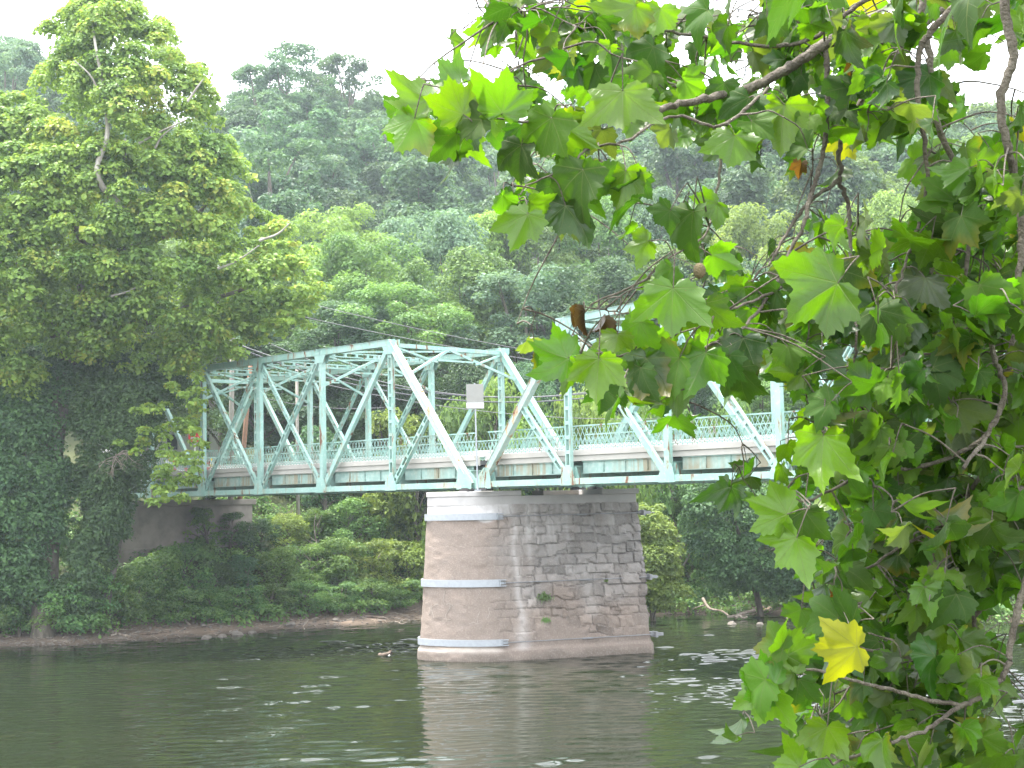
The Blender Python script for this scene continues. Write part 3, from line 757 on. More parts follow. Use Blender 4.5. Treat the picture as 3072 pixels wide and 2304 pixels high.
# skyline: no crown may rise over this line of the picture
SKX = [-100, 60, 250, 480, 560, 620, 680, 740, 790, 850, 920, 1000, 1200, 1250, 1330, 1500, 1800, 2000, 2100, 2212, 2400]
SKY = [60, 90, 240, 235, 200, 185, 190, 185, 220, 225, 240, 245, 225, 180, 205, 235, 250, 275, 245, 215, 200]
count = 0
for y in np.arange(143, 290, 10.5):
    half = y * .345 + 6
    step = 8.6 if y < 200 else 9.6
    for x in np.arange(-half, half, step):
        xx, yy = x + r.uniform(-2.6, 2.6), y + r.uniform(-3.5, 3.5)
        z = ground_at(xx, yy); key = r.choice(['hill_a', 'hill_b', 'hill_c', 'hill_d', 'hill_e'])
        hgt = {'hill_a': 18, 'hill_b': 20, 'hill_c': 17, 'hill_d': 21, 'hill_e': 19}[key]
        sc = r.uniform(.92, 1.45)
        px, py = px_of((xx, yy, z + hgt * sc)); lim = np.interp(px, SKX, SKY)
        if py < lim:
            sc *= max(0, (px_of((xx, yy, z))[1] - lim) / max(1, px_of((xx, yy, z))[1] - py)) * r.uniform(.9, 1.0)
        if sc < .45 or count >= 285: continue
        if py > 760: continue
        mat = r.choice(['far_leaf', 'dark_leaf', 'mid_leaf', 'blue_leaf'], p=[.45, .25, .18, .12])
        plant('hill_tree', key, (xx, yy, z), sc, r.uniform(0, 6.28), mat, HL[mat], group=HG); count += 1
# trees that make the skyline
for px, top, dep, key, mat, lab in ((622, 84, 205, 'sky_a', 'far_leaf', 'tallest open crowned tree on the skyline left of the gap of white sky'),
        (745, 104, 212, 'sky_b', 'far_leaf', 'dense tall oval tree on the skyline beside the open crowned one'),
        (556, 128, 200, 'sky_b', 'far_leaf', 'rounded skyline tree just behind the right edge of the big sycamore'),
        (845, 200, 218, 'sky_b', 'mid_leaf', 'paler slim tree at the right foot of the high skyline trees'),
        (1245, 172, 222, 'sky_a', 'blue_leaf', 'slim hazy skyline tree just seen behind the top of the hanging leaves'),
        (20, 82, 190, 'sky_b', 'blue_leaf', 'hazy blue green tree seen left of the sycamore top'),
        (690, 150, 216, 'sky_b', 'far_leaf', 'lower skyline tree between the open crowned one and the dense oval one'),
        (2190, 214, 215, 'hill_c', 'mid_leaf', 'broad hazy skyline tree at the right edge behind the hanging branches')):
    p = P(px, top, dep); z = ground_at(p[0], p[1]); h0 = {'sky_a': 20, 'sky_b': 20, 'hill_a': 18, 'hill_b': 20, 'hill_c': 17, 'hill_d': 21, 'hill_e': 19}[key]
    sc = (p[2] - z) / (h0 * 1.03); plant('skyline_tree', key, (p[0], p[1], z), min(sc, 1.5), px * .1, mat, lab, sz=sc)

# middle row of trees behind the bridge: picture x, top y, distance, kind, leaf, label
H0 = {'mid_a': 18, 'mid_b': 20, 'mid_c': 17, 'mid_d': 16}
for px, top, dep, key, mat, wdt, lab in (
        (705, 428, 128, 'mid_c', 'yellow_leaf', 1.15, 'flat topped yellow green tree beside the right edge of the big sycamore'),
        (600, 520, 124, 'mid_a', 'mid_leaf', 1.0, 'mid green tree half hidden behind the right edge of the sycamore'),
        (790, 500, 118, 'mid_a', 'mid_leaf', 1.1, 'round mid green tree right below the flat topped yellow green one'),
        (870, 455, 133, 'mid_b', 'blue_leaf', 1.0, 'hazy pale tree with a double top behind the flat topped tree'),
        (950, 462, 127, 'mid_a', 'blue_leaf', 1.05, 'silvery leaved round tree in the middle of the row behind the bridge'),
        (1060, 442, 134, 'mid_b', 'lime_leaf', 1.0, 'light green tree just left of the low hanging leaf cluster'),
        (1160, 418, 137, 'mid_c', 'mid_leaf', 1.1, 'light hazy tree behind the low hanging leaf cluster'),
        (1000, 540, 116, 'mid_a', 'mid_leaf', 1.05, 'olive green tree above the hip of the left truss span'),
        (1290, 428, 136, 'mid_a', 'mid_leaf', 1.1, 'mid green tree right of the low hanging leaf cluster'),
        (1410, 400, 138, 'mid_b', 'blue_leaf', 1.0, 'tall hazy tree in the gap between two hanging twigs'),
        (1130, 575, 112, 'mid_d', 'blue_leaf', 1.15, 'feathery grey green tree with layered sprays behind the bridge portal'),
        (880, 600, 111, 'mid_c', 'mid_leaf', 1.0, 'dark olive tree with a leaning trunk above the left truss span'),
        (1290, 560, 113, 'mid_a', 'dark_leaf', 1.0, 'dark dense tree behind the hip of the right truss span'),
        (740, 640, 108, 'mid_b', 'dark_leaf', .9, 'dark tree behind the wires left of the truss hip'),
        (1460, 520, 118, 'mid_c', 'mid_leaf', 1.1, 'spreading tree behind the right truss top chord'),
        (1640, 438, 134, 'mid_a', 'lime_leaf', 1.05, 'bright green tree seen through the leaves above the right truss'),
        (1560, 560, 115, 'mid_a', 'dark_leaf', 1.05, 'dark tree behind the upper bars of the right truss'),
        (1760, 500, 122, 'mid_b', 'mid_leaf', 1.0, 'mid green tree behind the hanging branches on the right'),
        (1900, 418, 138, 'mid_a', 'lime_leaf', 1.05, 'light green round tree in the window between hanging branches'),
        (1720, 640, 110, 'mid_a', 'dark_leaf', 1.0, 'dark tree behind the thick upright of the right truss'),
        (2050, 470, 126, 'mid_c', 'mid_leaf', 1.1, 'tree behind the long vertical twigs on the right'),
        (2190, 440, 128, 'mid_b', 'mid_leaf', 1.1, 'tree at the right edge behind the thick branch'),
        (1890, 620, 110, 'mid_a', 'dark_leaf', 1.1, 'dark tree behind the dense hanging leaves'),
        (2080, 620, 108, 'mid_b', 'dark_leaf', 1.1, 'dark tree far right behind the dense hanging leaves'),
        (560, 700, 112, 'mid_b', 'dark_leaf', .85, 'dark slim tree behind the grey utility pole'),
        (480, 560, 118, 'mid_a', 'mid_leaf', 1.0, 'tree directly behind the big sycamore'),
        (330, 500, 124, 'mid_b', 'mid_leaf', 1.1, 'tree behind the middle of the big sycamore'),
        (100, 520, 124, 'mid_a', 'mid_leaf', 1.2, 'tree behind the left side of the big sycamore'),
        (1000, 760, 103, 'mid_a', 'dark_leaf', .62, 'low dark tree seen between the bars of the left truss'),
        (820, 790, 104, 'mid_b', 'dark_leaf', .6, 'slim dark tree seen between the bars of the left truss'),
        (1160, 770, 102, 'mid_a', 'dark_leaf', .6, 'low dark tree behind the end post of the left truss'),
        (1500, 740, 104, 'mid_a', 'dark_leaf', .65, 'low dark tree behind the first panel of the right truss'),
        (1640, 760, 103, 'mid_a', 'mid_leaf', .6, 'low green tree behind the second panel of the right truss')):
    p = P(px, top, dep); z = ground_at(p[0], p[1]); sz = (p[2] - z) / (H0[key] * 1.02)
    plant('broadleaf_tree', key, (p[0], p[1], z), min(wdt, sz * 1.4), px * .37, mat, lab, sz=sz)

# crowns grown inside an outline given in the picture, with their own depth
def inside(poly, pts):
    x, y = pts[:, 0], pts[:, 1]; c = np.zeros(len(pts), bool); n = len(poly)
    for i in range(n):
        (x1, y1), (x2, y2) = poly[i], poly[i - 1]
        c ^= ((y1 > y) != (y2 > y)) & (x < (x2 - x1) * (y - y1) / (y2 - y1 + 1e-9) + x1)
    return c
def edge_dist(poly, pts):
    d = np.full(len(pts), 1e9); n = len(poly); q = np.asarray(poly, float)
    for i in range(n):
        a, b = q[i - 1], q[i]; ab = b - a; t = np.clip(((pts - a) @ ab) / (ab @ ab + 1e-9), 0, 1)
        d = np.minimum(d, np.linalg.norm(pts - a - t[:, None] * ab, axis=1))
    return d
def volume_crown(r, poly, depth, thick, n, rcl, front=.65):
    """blob centres: a point inside the outline, its depth on a rounded body"""
    q = np.asarray(poly, float); lo, hi = q.min(0), q.max(0)
    m = K * depth / FPX                                       # metres per picture unit
    pts = r.uniform(lo, hi, (n * 6, 2)); pts = pts[inside(poly, pts)]
    d = edge_dist(poly, pts) * m
    rad = rcl * r.uniform(.6, 1.3, len(pts)); rad = np.minimum(rad, np.maximum(.34, d * 1.25)); ok = d > rad * .35; pts, d, rad = pts[ok][:n], d[ok][:n], rad[ok][:n]
    hd = thick * np.sqrt(np.clip(1 - (1 - np.clip(d / thick, 0, 1)) ** 2, 0, 1))
    s = r.random(len(pts)); off = np.where(s < front, -hd * r.uniform(.75, 1, len(pts)), hd * r.uniform(-.8, 1, len(pts)))
    return np.array([P(a, b, depth + o) for (a, b), o in zip(pts, off)]), rad
def limb(bag, pts, r0, r1, n=14, sides=7): bag.tube(smooth_line(pts, n), np.linspace(r0, r1, n), sides)

SYD = 83.5
syc_poly = [(-260, 320), (-120, 190), (60, 190), (95, 110), (70, 60), (150, 5), (185, -60), (290, -45), (315, 25), (375, 40), (395, 95), (440, 120), (455, 185), (478, 205), (470, 245), (500, 275), (515, 330), (545, 350), (558, 405), (540, 440), (600, 460), (640, 480), (640, 520), (665, 560), (650, 600), (684, 640), (655, 660), (672, 720), (628, 690), (600, 700), (560, 752), (520, 735), (500, 790), (440, 800), (430, 850), (380, 830), (330, 800), (280, 830), (240, 790), (180, 840), (120, 810), (60, 880), (-40, 860), (-260, 800)]
e = empty('sycamore_tree', P(95, 1330, SYD)); base = np.array(e.location); base[2] = ground_at(base[0], base[1]); e.location = base
tag(e, 'huge sycamore with pale upper limbs rising from the left bank over the bridge end', 'tree')
r = np.random.default_rng(5)
C, R = volume_crown(r, syc_poly, SYD, 8.5, 1250, .80)
lv = Leaves(); lv.add(*clumps(r, C - base, R, 290, .23, .62, .6, .8, droop=.5, ctint=r.normal(0, .27, len(C))))
# drooping sprays of big leaves in front of the bridge end
sp_ = []
for a, b_, n in ((655, 600, 7), (665, 640, 8), (650, 670, 7), (635, 695, 6), (600, 690, 6), (565, 725, 6), (530, 715, 6), (500, 760, 6), (655, 560, 5), (425, 880, 7), (400, 930, 8), (370, 980, 9), (352, 1030, 8), (385, 1055, 7), (345, 1080, 4), (410, 830, 8), (640, 690, 4), (330, 900, 7), (300, 960, 6), (395, 1010, 5)):
    for k in range(n): sp_.append(P(a + r.normal(0, 20), b_ + r.normal(0, 18), SYD - 4 + r.normal(0, .8)))
sp_ = np.array(sp_); lv.add(*clumps(r, sp_ - base, np.full(len(sp_), .42), 260, .24, .55, .7, .8, ctint=r.normal(.16, .1, len(sp_))))
lv.build('crown', M['syc_leaf'], e)
bg_ = Bag()
f = SYD - 5.5
limb(bg_, [base + [0, 0, -1] - base, P(110, 1000, SYD) - base, P(150, 760, SYD - 1) - base, P(205, 560, SYD - 1) - base, P(262, 452, SYD - 3) - base], .75, .36)
limb(bg_, [P(150, 760, SYD - 1) - base, P(60, 640, SYD - 2) - base, P(-40, 500, SYD - 2) - base], .4, .1)
for q_ in ([(205, 560), (330, 520), (420, 470), (470, 400)], [(150, 760), (330, 690), (480, 640), (600, 600)], [(205, 560), (120, 430), (60, 380), (0, 350)]):
    limb(bg_, [P(a, b_, SYD - 2) - base for a, b_ in q_], .26, .05)
bg_.build('trunk', M['bark'], e)
PL = []
bg_ = Bag()
limb(bg_, [P(262, 452, SYD - 7) - base, P(248, 432, SYD - 7.0) - base, P(222, 405, SYD - 7.6) - base, P(210, 372, SYD - 7.8) - base, P(212, 350, SYD - 7.6) - base], .22, .13)
limb(bg_, [P(212, 350, SYD - 7.6) - base, P(232, 290, SYD - 7.2) - base, P(226, 200, SYD - 6.6) - base, P(208, 110, SYD - 6.5) - base, P(196, 20, SYD - 4) - base], .15, .05, 18)
for q_ in ([(228, 240), (200, 170), (160, 130)], [(228, 260), (255, 200), (250, 150)], [(560, 520), (600, 505), (628, 480)], [(470, 580), (510, 565), (560, 530)], [(20, 430), (50, 445), (110, 470)], [(270, 300), (272, 330), (268, 350)], [(300, 310), (345, 285), (400, 260)], [(335, 320), (350, 295), (385, 265)], [(405, 220), (425, 190), (440, 170)], [(215, 600), (238, 592), (260, 588)], [(240, 640), (280, 628), (330, 600)]):
    b2 = Bag(); limb(b2, [P(a, b_, SYD - 6.9) - base for a, b_ in q_], .075, .025, 9, 6); b2.build('pale_limb', M['pale_bark'], e)
bg_.build('pale_limb', M['pale_bark'], e)

def outline_tree(name, poly, depth, thick, n, rcl, per, leaf, mat, label, foot, seed, cat='tree', flat=.8, up=.4, droop=.3, trunk=.22, front=.7):
    r = np.random.default_rng(seed)
    e = empty(name); b0 = P(*foot, depth); b0[2] = ground_at(b0[0], b0[1]); e.location = b0; tag(e, label, cat)
    C, R = volume_crown(r, poly, depth, thick, n, rcl, front)
    lv = Leaves(); lv.add(*clumps(r, C - b0, R, per, leaf, flat, up, .7, droop=droop)); lv.build('crown', M[mat], e)
    b = Bag(); top = C[np.argmax(C[:, 2])] - b0
    limb(b, [(0, 0, -.6), top * .3 + [.1, 0, 0], top * .65, top * .9], trunk, trunk * .2)
    for c in C[r.permutation(len(C))[:9]] - b0:
        s = top * min(.85, max(.12, c[2] / top[2] * .6)); limb(b, [s, (s + c) / 2 + [0, 0, .15], c], trunk * .4, trunk * .08, 7, 5)
    b.build('trunk', M['bark'], e); return e
outline_tree('vine_covered_tree', [(130, 790), (200, 770), (280, 745), (400, 740), (425, 800), (420, 860), (385, 880), (350, 900), (345, 960), (335, 1010), (325, 1060), (300, 1085), (282, 1110), (285, 1160), (255, 1170), (240, 1260), (205, 1330), (150, 1345), (110, 1290), (150, 1180), (185, 1110), (150, 1040), (165, 950), (130, 880)], 84.5, 3.6, 330, .75, 430, .19, 'vine_leaf', 'dark tree hung with vines standing against the left end of the bridge', (215, 1330), 71, droop=1.2, front=.75)
outline_tree('shadowed_bank_tree', [(-180, 760), (60, 740), (190, 740), (200, 800), (170, 860), (145, 980), (170, 1060), (165, 1150), (120, 1250), (130, 1330), (-180, 1350)], 85, 4.0, 420, .9, 320, .21, 'vine_leaf', 'dark shadowed tree under the sycamore at the left edge', (30, 1335), 72, droop=.6)
outline_tree('light_bush', [(-90, 985), (10, 985), (40, 962), (75, 985), (105, 975), (135, 1000), (130, 1030), (165, 1055), (168, 1075), (135, 1085), (112, 1140), (70, 1190), (20, 1200), (-90, 1210)], 84.3, 1.8, 130, .55, 420, .17, 'lime_leaf', 'light yellow green young tree at the left edge', (20, 1330), 73, trunk=.07, flat=.6)
outline_tree('yellowish_side_crown', [(-90, 760), (20, 770), (60, 840), (55, 880), (20, 900), (-90, 880)], 84.3, 1.6, 55, .6, 380, .2, 'lime_leaf', 'small light green crown at the left edge above the light bush', (-60, 1340), 77, trunk=.10, flat=.6)
outline_tree('leafy_bank_tree', [(1355, 1050), (1395, 1085), (1430, 1090), (1462, 1150), (1480, 1190), (1478, 1240), (1500, 1285), (1470, 1322), (1390, 1330), (1340, 1325), (1340, 1100)], 89.5, 3.0, 170, .62, 480, .17, 'lime_leaf', 'light green leafy tree at the waterline right beside the pier', (1420, 1325), 74, flat=.55, up=.8)
outline_tree('overhanging_bank_tree', [(1440, 1030), (1560, 1010), (1700, 1020), (1830, 1040), (1850, 1180), (1830, 1270), (1780, 1300), (1720, 1285), (1680, 1305), (1620, 1280), (1560, 1295), (1510, 1270), (1480, 1200), (1470, 1120)], 91.5, 3.6, 300, .72, 430, .19, 'vine_leaf', 'dark vine draped tree leaning over the water between pier and hanging leaves', (1650, 1300), 75, droop=.9)
outline_tree('overhanging_bank_tree', [(1800, 1010), (2000, 1000), (2330, 1010), (2330, 1300), (2200, 1310), (2000, 1300), (1850, 1285), (1830, 1150)], 91, 3.6, 260, .85, 300, .22, 'vine_leaf', 'dark bank tree at the far right behind the hanging leaves', (2050, 1310), 76, droop=.9)

# shrubs up the bank: picture x, y of the top, y of the foot
SH = ((440, 1098, 1215, 'bush_d', 'bush_leaf', 'tall upright shrub at the right corner of the abutment'),
      (500, 1108, 1190, 'bush_d', 'vine_leaf', 'upright dark shrub under the bridge right of the abutment'),
      (560, 1122, 1200, 'bush_b', 'dark_leaf', 'dark hollow looking shrub below the stone wall'),
      (620, 1116, 1190, 'bush_a', 'lime_leaf', 'light shrub directly below the stone retaining wall'),
      (690, 1100, 1180, 'bush_b', 'bush_leaf', 'shrub above the thin bare sapling'),
      (760, 1085, 1190, 'bush_a', 'bush_leaf', 'shrub right of the thin bare sapling'),
      (830, 1075, 1180, 'bush_b', 'bush_leaf', 'tall shrub just under the bridge deck left of the pier'),
      (890, 1085, 1200, 'bush_b', 'lime_leaf', 'bright shrub touching the left edge of the pier top'),
      (880, 1180, 1290, 'bush_a', 'lime_leaf', 'bright shrub beside the middle strap of the pier'),
      (810, 1170, 1270, 'bush_c', 'lime_leaf', 'yellowish flat topped shrub left of the pier'),
      (740, 1170, 1270, 'bush_a', 'bush_leaf', 'round shrub in the middle of the bank left of the pier'),
      (670, 1180, 1270, 'bush_c', 'bush_leaf', 'low spreading shrub below the thin bare sapling'),
      (600, 1190, 1280, 'bush_a', 'mid_leaf', 'mid green shrub below the dark hollow one'),
      (530, 1200, 1290, 'bush_b', 'dark_leaf', 'dark shrub in the shade right of the abutment foot'),
      (460, 1215, 1300, 'bush_a', 'vine_leaf', 'dark shrub in front of the abutment foot'),
      (400, 1185, 1300, 'bush_a', 'weed_leaf', 'rounded shrub at the foot of the abutment wall'),
      (340, 1200, 1320, 'bush_a', 'weed_leaf', 'shrub between the vine tree and the abutment'),
      (290, 1255, 1340, 'bush_c', 'weed_leaf', 'low shrub at the foot of the vine covered tree'),
      (230, 1285, 1362, 'bush_a', 'weed_leaf', 'shrub above the long driftwood log'),
      (165, 1290, 1368, 'bush_c', 'weed_leaf', 'low bright shrub left of the long driftwood log'),
      (100, 1300, 1372, 'bush_a', 'weed_leaf', 'shrub over the grey gravel spit'),
      (40, 1295, 1376, 'bush_b', 'weed_leaf', 'tall weedy shrub near the left edge above the gravel spit'),
      (-20, 1290, 1376, 'bush_a', 'weed_leaf', 'weedy shrub cut by the left edge'),
      (380, 1275, 1346, 'bush_c', 'weed_leaf', 'low shrub above the pale stones on the shore'),
      (450, 1275, 1340, 'bush_a', 'weed_leaf', 'shrub above the middle of the muddy shore'),
      (520, 1270, 1335, 'bush_c', 'weed_leaf', 'low broad leaved shrub at the edge of the mud'),
      (590, 1265, 1332, 'bush_b', 'weed_leaf', 'shrub left of the twisted white stick'),
      (660, 1260, 1326, 'bush_a', 'weed_leaf', 'shrub behind the twisted white stick'),
      (730, 1260, 1322, 'bush_c', 'weed_leaf', 'low shrub behind the dark fallen branch'),
      (800, 1255, 1318, 'bush_a', 'bush_leaf', 'shrub above the dark fallen branch'),
      (865, 1255, 1314, 'bush_c', 'bush_leaf', 'low shrub at the bank edge touching the pier outline'),
      (1240, 1050, 1120, 'bush_b', 'lime_leaf', 'bright shrub seen in the slot between bridge and pier top'),
      (1150, 1050, 1120, 'bush_a', 'lime_leaf', 'rounded shrub seen above the notch of the pier top'),
      (1340, 1080, 1200, 'bush_b', 'lime_leaf', 'bright shrub at the upper right corner of the pier'),
      (1500, 1040, 1140, 'bush_b', 'mid_leaf', 'shrub under the right span above the leafy bank tree'),
      (1600, 1030, 1140, 'bush_d', 'dark_leaf', 'dark shrub under the middle of the right span'),
      (1740, 1030, 1140, 'bush_d', 'dark_leaf', 'dark shrub under the right span beside the hanging leaves'),
      (700, 925, 1010, 'bush_b', 'dark_leaf', 'dark bush behind the lattice railing of the left span'),
      (830, 890, 1000, 'bush_d', 'lime_leaf', 'bright sumac like bush behind the third panel of the left truss'),
      (905, 905, 1000, 'bush_b', 'lime_leaf', 'bright bush behind the second panel of the left truss'),
      (1065, 818, 990, 'bush_d', 'yellow_leaf', 'tall bright feathery bush behind the rectangular sign'),
      (1010, 900, 990, 'bush_a', 'bush_leaf', 'bush behind the end post of the left truss'),
      (1150, 890, 990, 'bush_a', 'lime_leaf', 'bright bush behind the crossing end posts over the pier'),
      (1260, 880, 980, 'bush_a', 'lime_leaf', 'bright bush below the grey rock face'),
      (1340, 868, 980, 'bush_c', 'lime_leaf', 'flat topped bright bush right of the grey rock face'),
      (1450, 905, 980, 'bush_a', 'bush_leaf', 'bush behind the second panel of the right truss'),
      (1560, 890, 980, 'bush_a', 'mid_leaf', 'bush behind the third panel of the right truss'))
BH = {'bush_a': 3.2, 'bush_b': 3.8, 'bush_c': 2.6, 'bush_d': 4.6}
def on_bank(px, py):
    """where the line of sight through the picture point meets the bank"""
    d = ray(px, py); ys = np.linspace(70, 140, 1400); pp = CAM[None] + d[None] * ys[:, None]
    hit = np.argmax(pp[:, 2] < height(pp[:, 0], pp[:, 1])); return pp[hit] if hit > 0 else P(px, py, 104)
for px, top, foot, key, mat, lab in SH:
    if px < 260: top -= 45
    if foot < 1030: p = P(px, top, 99.0 if px > 1000 else 101.0); g = ground_at(p[0], p[1]); dep = p[1]
    else: p = on_bank(px, foot); g = ground_at(p[0], p[1]); dep = p[1]
    topz = P(px, top, dep)[2]; sz = max(.5, (topz - g) / BH[key]); sc = min(max(sz, .75), 1.35)
    plant('shrub', key, (p[0], p[1], g), sc, px * .7, mat, lab, 'shrub', 'shrubs on the far bank', sz=sz)
# undergrowth that covers the bank between them
r = np.random.default_rng(17)
n = 4300
ux = r.uniform(-52, 48, n); ut = np.where(ux > 6, -.3, 2.0) + 21 * r.random(n) ** 1.15
ut += .9 * np.sin(ux * .9) * .6
C = np.stack([ux, shore(ux) + ut, height(ux, shore(ux) + ut) + r.uniform(0, .75, n)], -1)
V, F, T = clumps(r, C, r.uniform(.28, .80, len(C)), 170, .20, .9, .5, .7, ctint=r.normal(.05, .26, len(C)))
tag(mesh_np('bank_undergrowth', V, F, M['weed_leaf'], attrs={'tint': T}), 'tangled low green undergrowth covering the far bank', 'undergrowth', kind='stuff')

# ------------------------------------------------------------------ road end, poles, wires, house, rock face
def upright(name, px, ytop, yfoot, dep, rad, mat, label, cat, lean=(0, 0)):
    t = P(px, ytop, dep); g = ground_at(t[0], t[1]); e = empty(name, (t[0], t[1], g)); tag(e, label, cat)
    h = t[2] - g; m = MB(); m.tube([(-lean[0], -lean[1], -.5), (-lean[0] * .5, -lean[1] * .5, h * .5), (0, 0, h)], [rad * 1.15, rad, rad * .85], 12); m.build('pole', M[mat], e, smooth=True)
    return e, h, t
e, h, pole_a = upright('utility_pole', 503, 640, 980, 97, .16, 'pole_grey', 'tall grey utility pole rising beside the big sycamore behind the bridge end', 'utility pole', (.25, 0))
m = MB(); m.box((.1, 0, h - .6), (2.6, .11, .13), Matrix.Rotation(.5, 3, 'Z')); m.build('crossarm', M['pole_grey'], e)
m = MB()
for s in (-1.1, -.5, .5, 1.1): m.tube([(.1 + s * .87, s * .48, h - .54), (.1 + s * .87, s * .48, h - .36)], .05, 8)
m.build('insulators', M['dark_steel'], e)
e, h, pole_b = upright('utility_pole', 641, 790, 980, 98, .11, 'pole_grey', 'thin pale grey utility pole seen through the middle of the left truss', 'utility pole')
m = MB(); m.tube([(0, 0, h), (0, 0, h + .15)], .06, 8); m.box((.0, -.16, h - .5), (.12, .1, .3)); m.build('fitting', M['dark_steel'], e)
e, h, pole_c = upright('utility_pole', 541, 790, 980, 97, .155, 'pole_brown', 'leaning brown wooden pole behind the fourth panel of the left truss', 'utility pole', (.95, 0))
m = MB(); m.box((-.02, -.17, h - .9), (.1, .08, .5)); m.build('fitting', M['dark_steel'], e)
def wire(a, b, sag, rad, label, n=24):
    t = np.linspace(0, 1, n)[:, None]; p = a + (b - a) * t; p[:, 2] -= sag * 4 * (t * (1 - t))[:, 0]
    m = MB(); m.tube(p, rad, 5); o = m.build('overhead_wire', M['cable'], smooth=True); tag(o, label, 'wire', 'overhead wires behind the bridge')
wire(P(503, 612, 97), P(1420, 800, 93), .5, .022, 'upper thin wire sloping down across the trees above the left truss')
wire(P(505, 648, 97), P(1420, 812, 93), .5, .022, 'lower thin wire sloping down just above the left truss hip')
wire(P(505, 705, 97), P(1420, 818, 93), 2.6, .030, 'sagging cable crossing behind the top of the sign')
wire(P(505, 740, 97), P(1420, 828, 93), 2.0, .040, 'thick sagging cable crossing behind the middle of the sign')
wire(P(506, 748, 97), P(1420, 835, 93), 2.1, .045, 'thick lower cable of the pair crossing behind the sign')
wire(P(641, 815, 98), P(1420, 905, 93), .8, .022, 'thin wire low behind the left truss sloping down to the right')
wire(P(541, 852, 97), P(830, 880, 99), .4, .020, 'thin low wire between the two poles behind the left truss')

hp = P(372, 1000, 132); hg = ground_at(hp[0], hp[1])
e = empty('white_house', (hp[0] - 1, hp[1], hg), .5); tag(e, 'white sided house glimpsed between sycamore leaves behind the bridge end', 'house')
m = MB(); m.box((0, 0, 2.6), (9, 7, 6.4)); m.prism([(-4.5, 5.8), (4.5, 5.8), (0, 8.6)], -3.5, 3.5); m.build('wall', M['siding'], e)
m = MB()
for s in (-1, 1): m.beam((s * 5.0, 0, 5.62), (s * -.05, 0, 8.72), .14, 7.8)
m.build('roof', M['roof'], e)
for wx_ in (-2.8, 0, 2.8):
    for wz in (1.6, 4.4):
        m = MB(); m.box((wx_, -3.53, wz), (1.1, .08, 1.5)); f = m.build('window', M['white'], e); m = MB(); m.box((wx_, -3.575, wz), (.9, .03, 1.3)); m.build('pane', M['glass'], f)
rr_ = np.random.default_rng(8)
def rock(name, c, size, seed, mat, label=None, cat=None, group=None, sub=4, rough=.28):
    import bmesh
    r = np.random.default_rng(seed); bm = bmesh.new(); bmesh.ops.create_icosphere(bm, subdivisions=sub, radius=1)
    V = np.array([v.co for v in bm.verts]); ds = unit(r.normal(0, 1, (14, 3))); of = r.uniform(.62, .95, 14)
    k = V @ ds.T; f = np.min(np.where(k > .05, of[None] / np.maximum(k, .05), 9), 1); V = V * np.minimum(1, f)[:, None]
    V += rough * .12 * np.sin(V @ r.normal(0, 4, (3, 3)) + r.uniform(0, 6, 3)) + r.normal(0, rough * .05, V.shape)
    F = np.array([[v.index for v in q.verts] for q in bm.faces]); bm.free()
    o = mesh_np(name, V * np.array(size), F, M[mat]); o.location = c; o.rotation_euler = (0, 0, r.uniform(0, 6)); tag(o, label, cat, group); return o
c_ = P(1258, 850, 116); o = rock('rock_outcrop', c_, (3.6, 2.5, 3.2), 3, 'cliff', 'grey rock face showing between trees behind the right end post', 'rock', sub=5, rough=.9)
c_[2] = ground_at(c_[0], c_[1]); rock('rock_outcrop', P(1305, 872, 115), (3.2, 2.4, 2.6), 6, 'cliff', 'lower grey rock behind the crossing diagonals of the right truss', 'rock', sub=5, rough=.9)

# things at the far road end
g0 = bridge_pt(5.2 * L, 3.4, 1.125); e = empty('road_barrier', g0, BRZ + 1.57); tag(e, 'white and yellow road barrier with red striped panels across the bridge end', 'barrier')
for x in (-1.5, 1.5):
    m = MB(); m.box((x, 0, .55), (.12, .1, 1.1)); m.box((x, 0, .05), (.2, .7, .1)); m.build('stand', M['yellow'], e)
for z in (.45, .85): m = MB(); m.box((0, -.07, z), (3.6, .03, .22)); m.build('rail', M['white'], e)
m = MB()
for x in (-1.2, -.4, .4, 1.2):
    for z in (.45, .85): m.box((x, -.09, z), (.22, .012, .20), Matrix.Rotation(.0, 3, 'Y'))
m.build('red_stripes', M['red'], e)
s0 = P(421, 942, 93); e = empty('stop_sign', (s0[0], s0[1], bridge_pt(0, 0, 1.12)[2])); tag(e, 'small red and white road sign on a thin white post at the bridge end', 'sign')
m = MB(); m.tube([(0, 0, -.2), (0, 0, s0[2] - e.location[2] + .3)], .04, 8); m.build('post', M['white'], e)
m = MB(); oc = [(.42 * math.cos(a), .42 * math.sin(a) + s0[2] - e.location[2]) for a in np.arange(8) * math.pi / 4 + math.pi / 8]; m.prism(oc, -.07, -.045); m.build('sign_face', M['red'], e)
m = MB(); m.box((0, -.078, s0[2] - e.location[2] - .12), (.5, .012, .10)); m.build('white_band', M['white'], e)

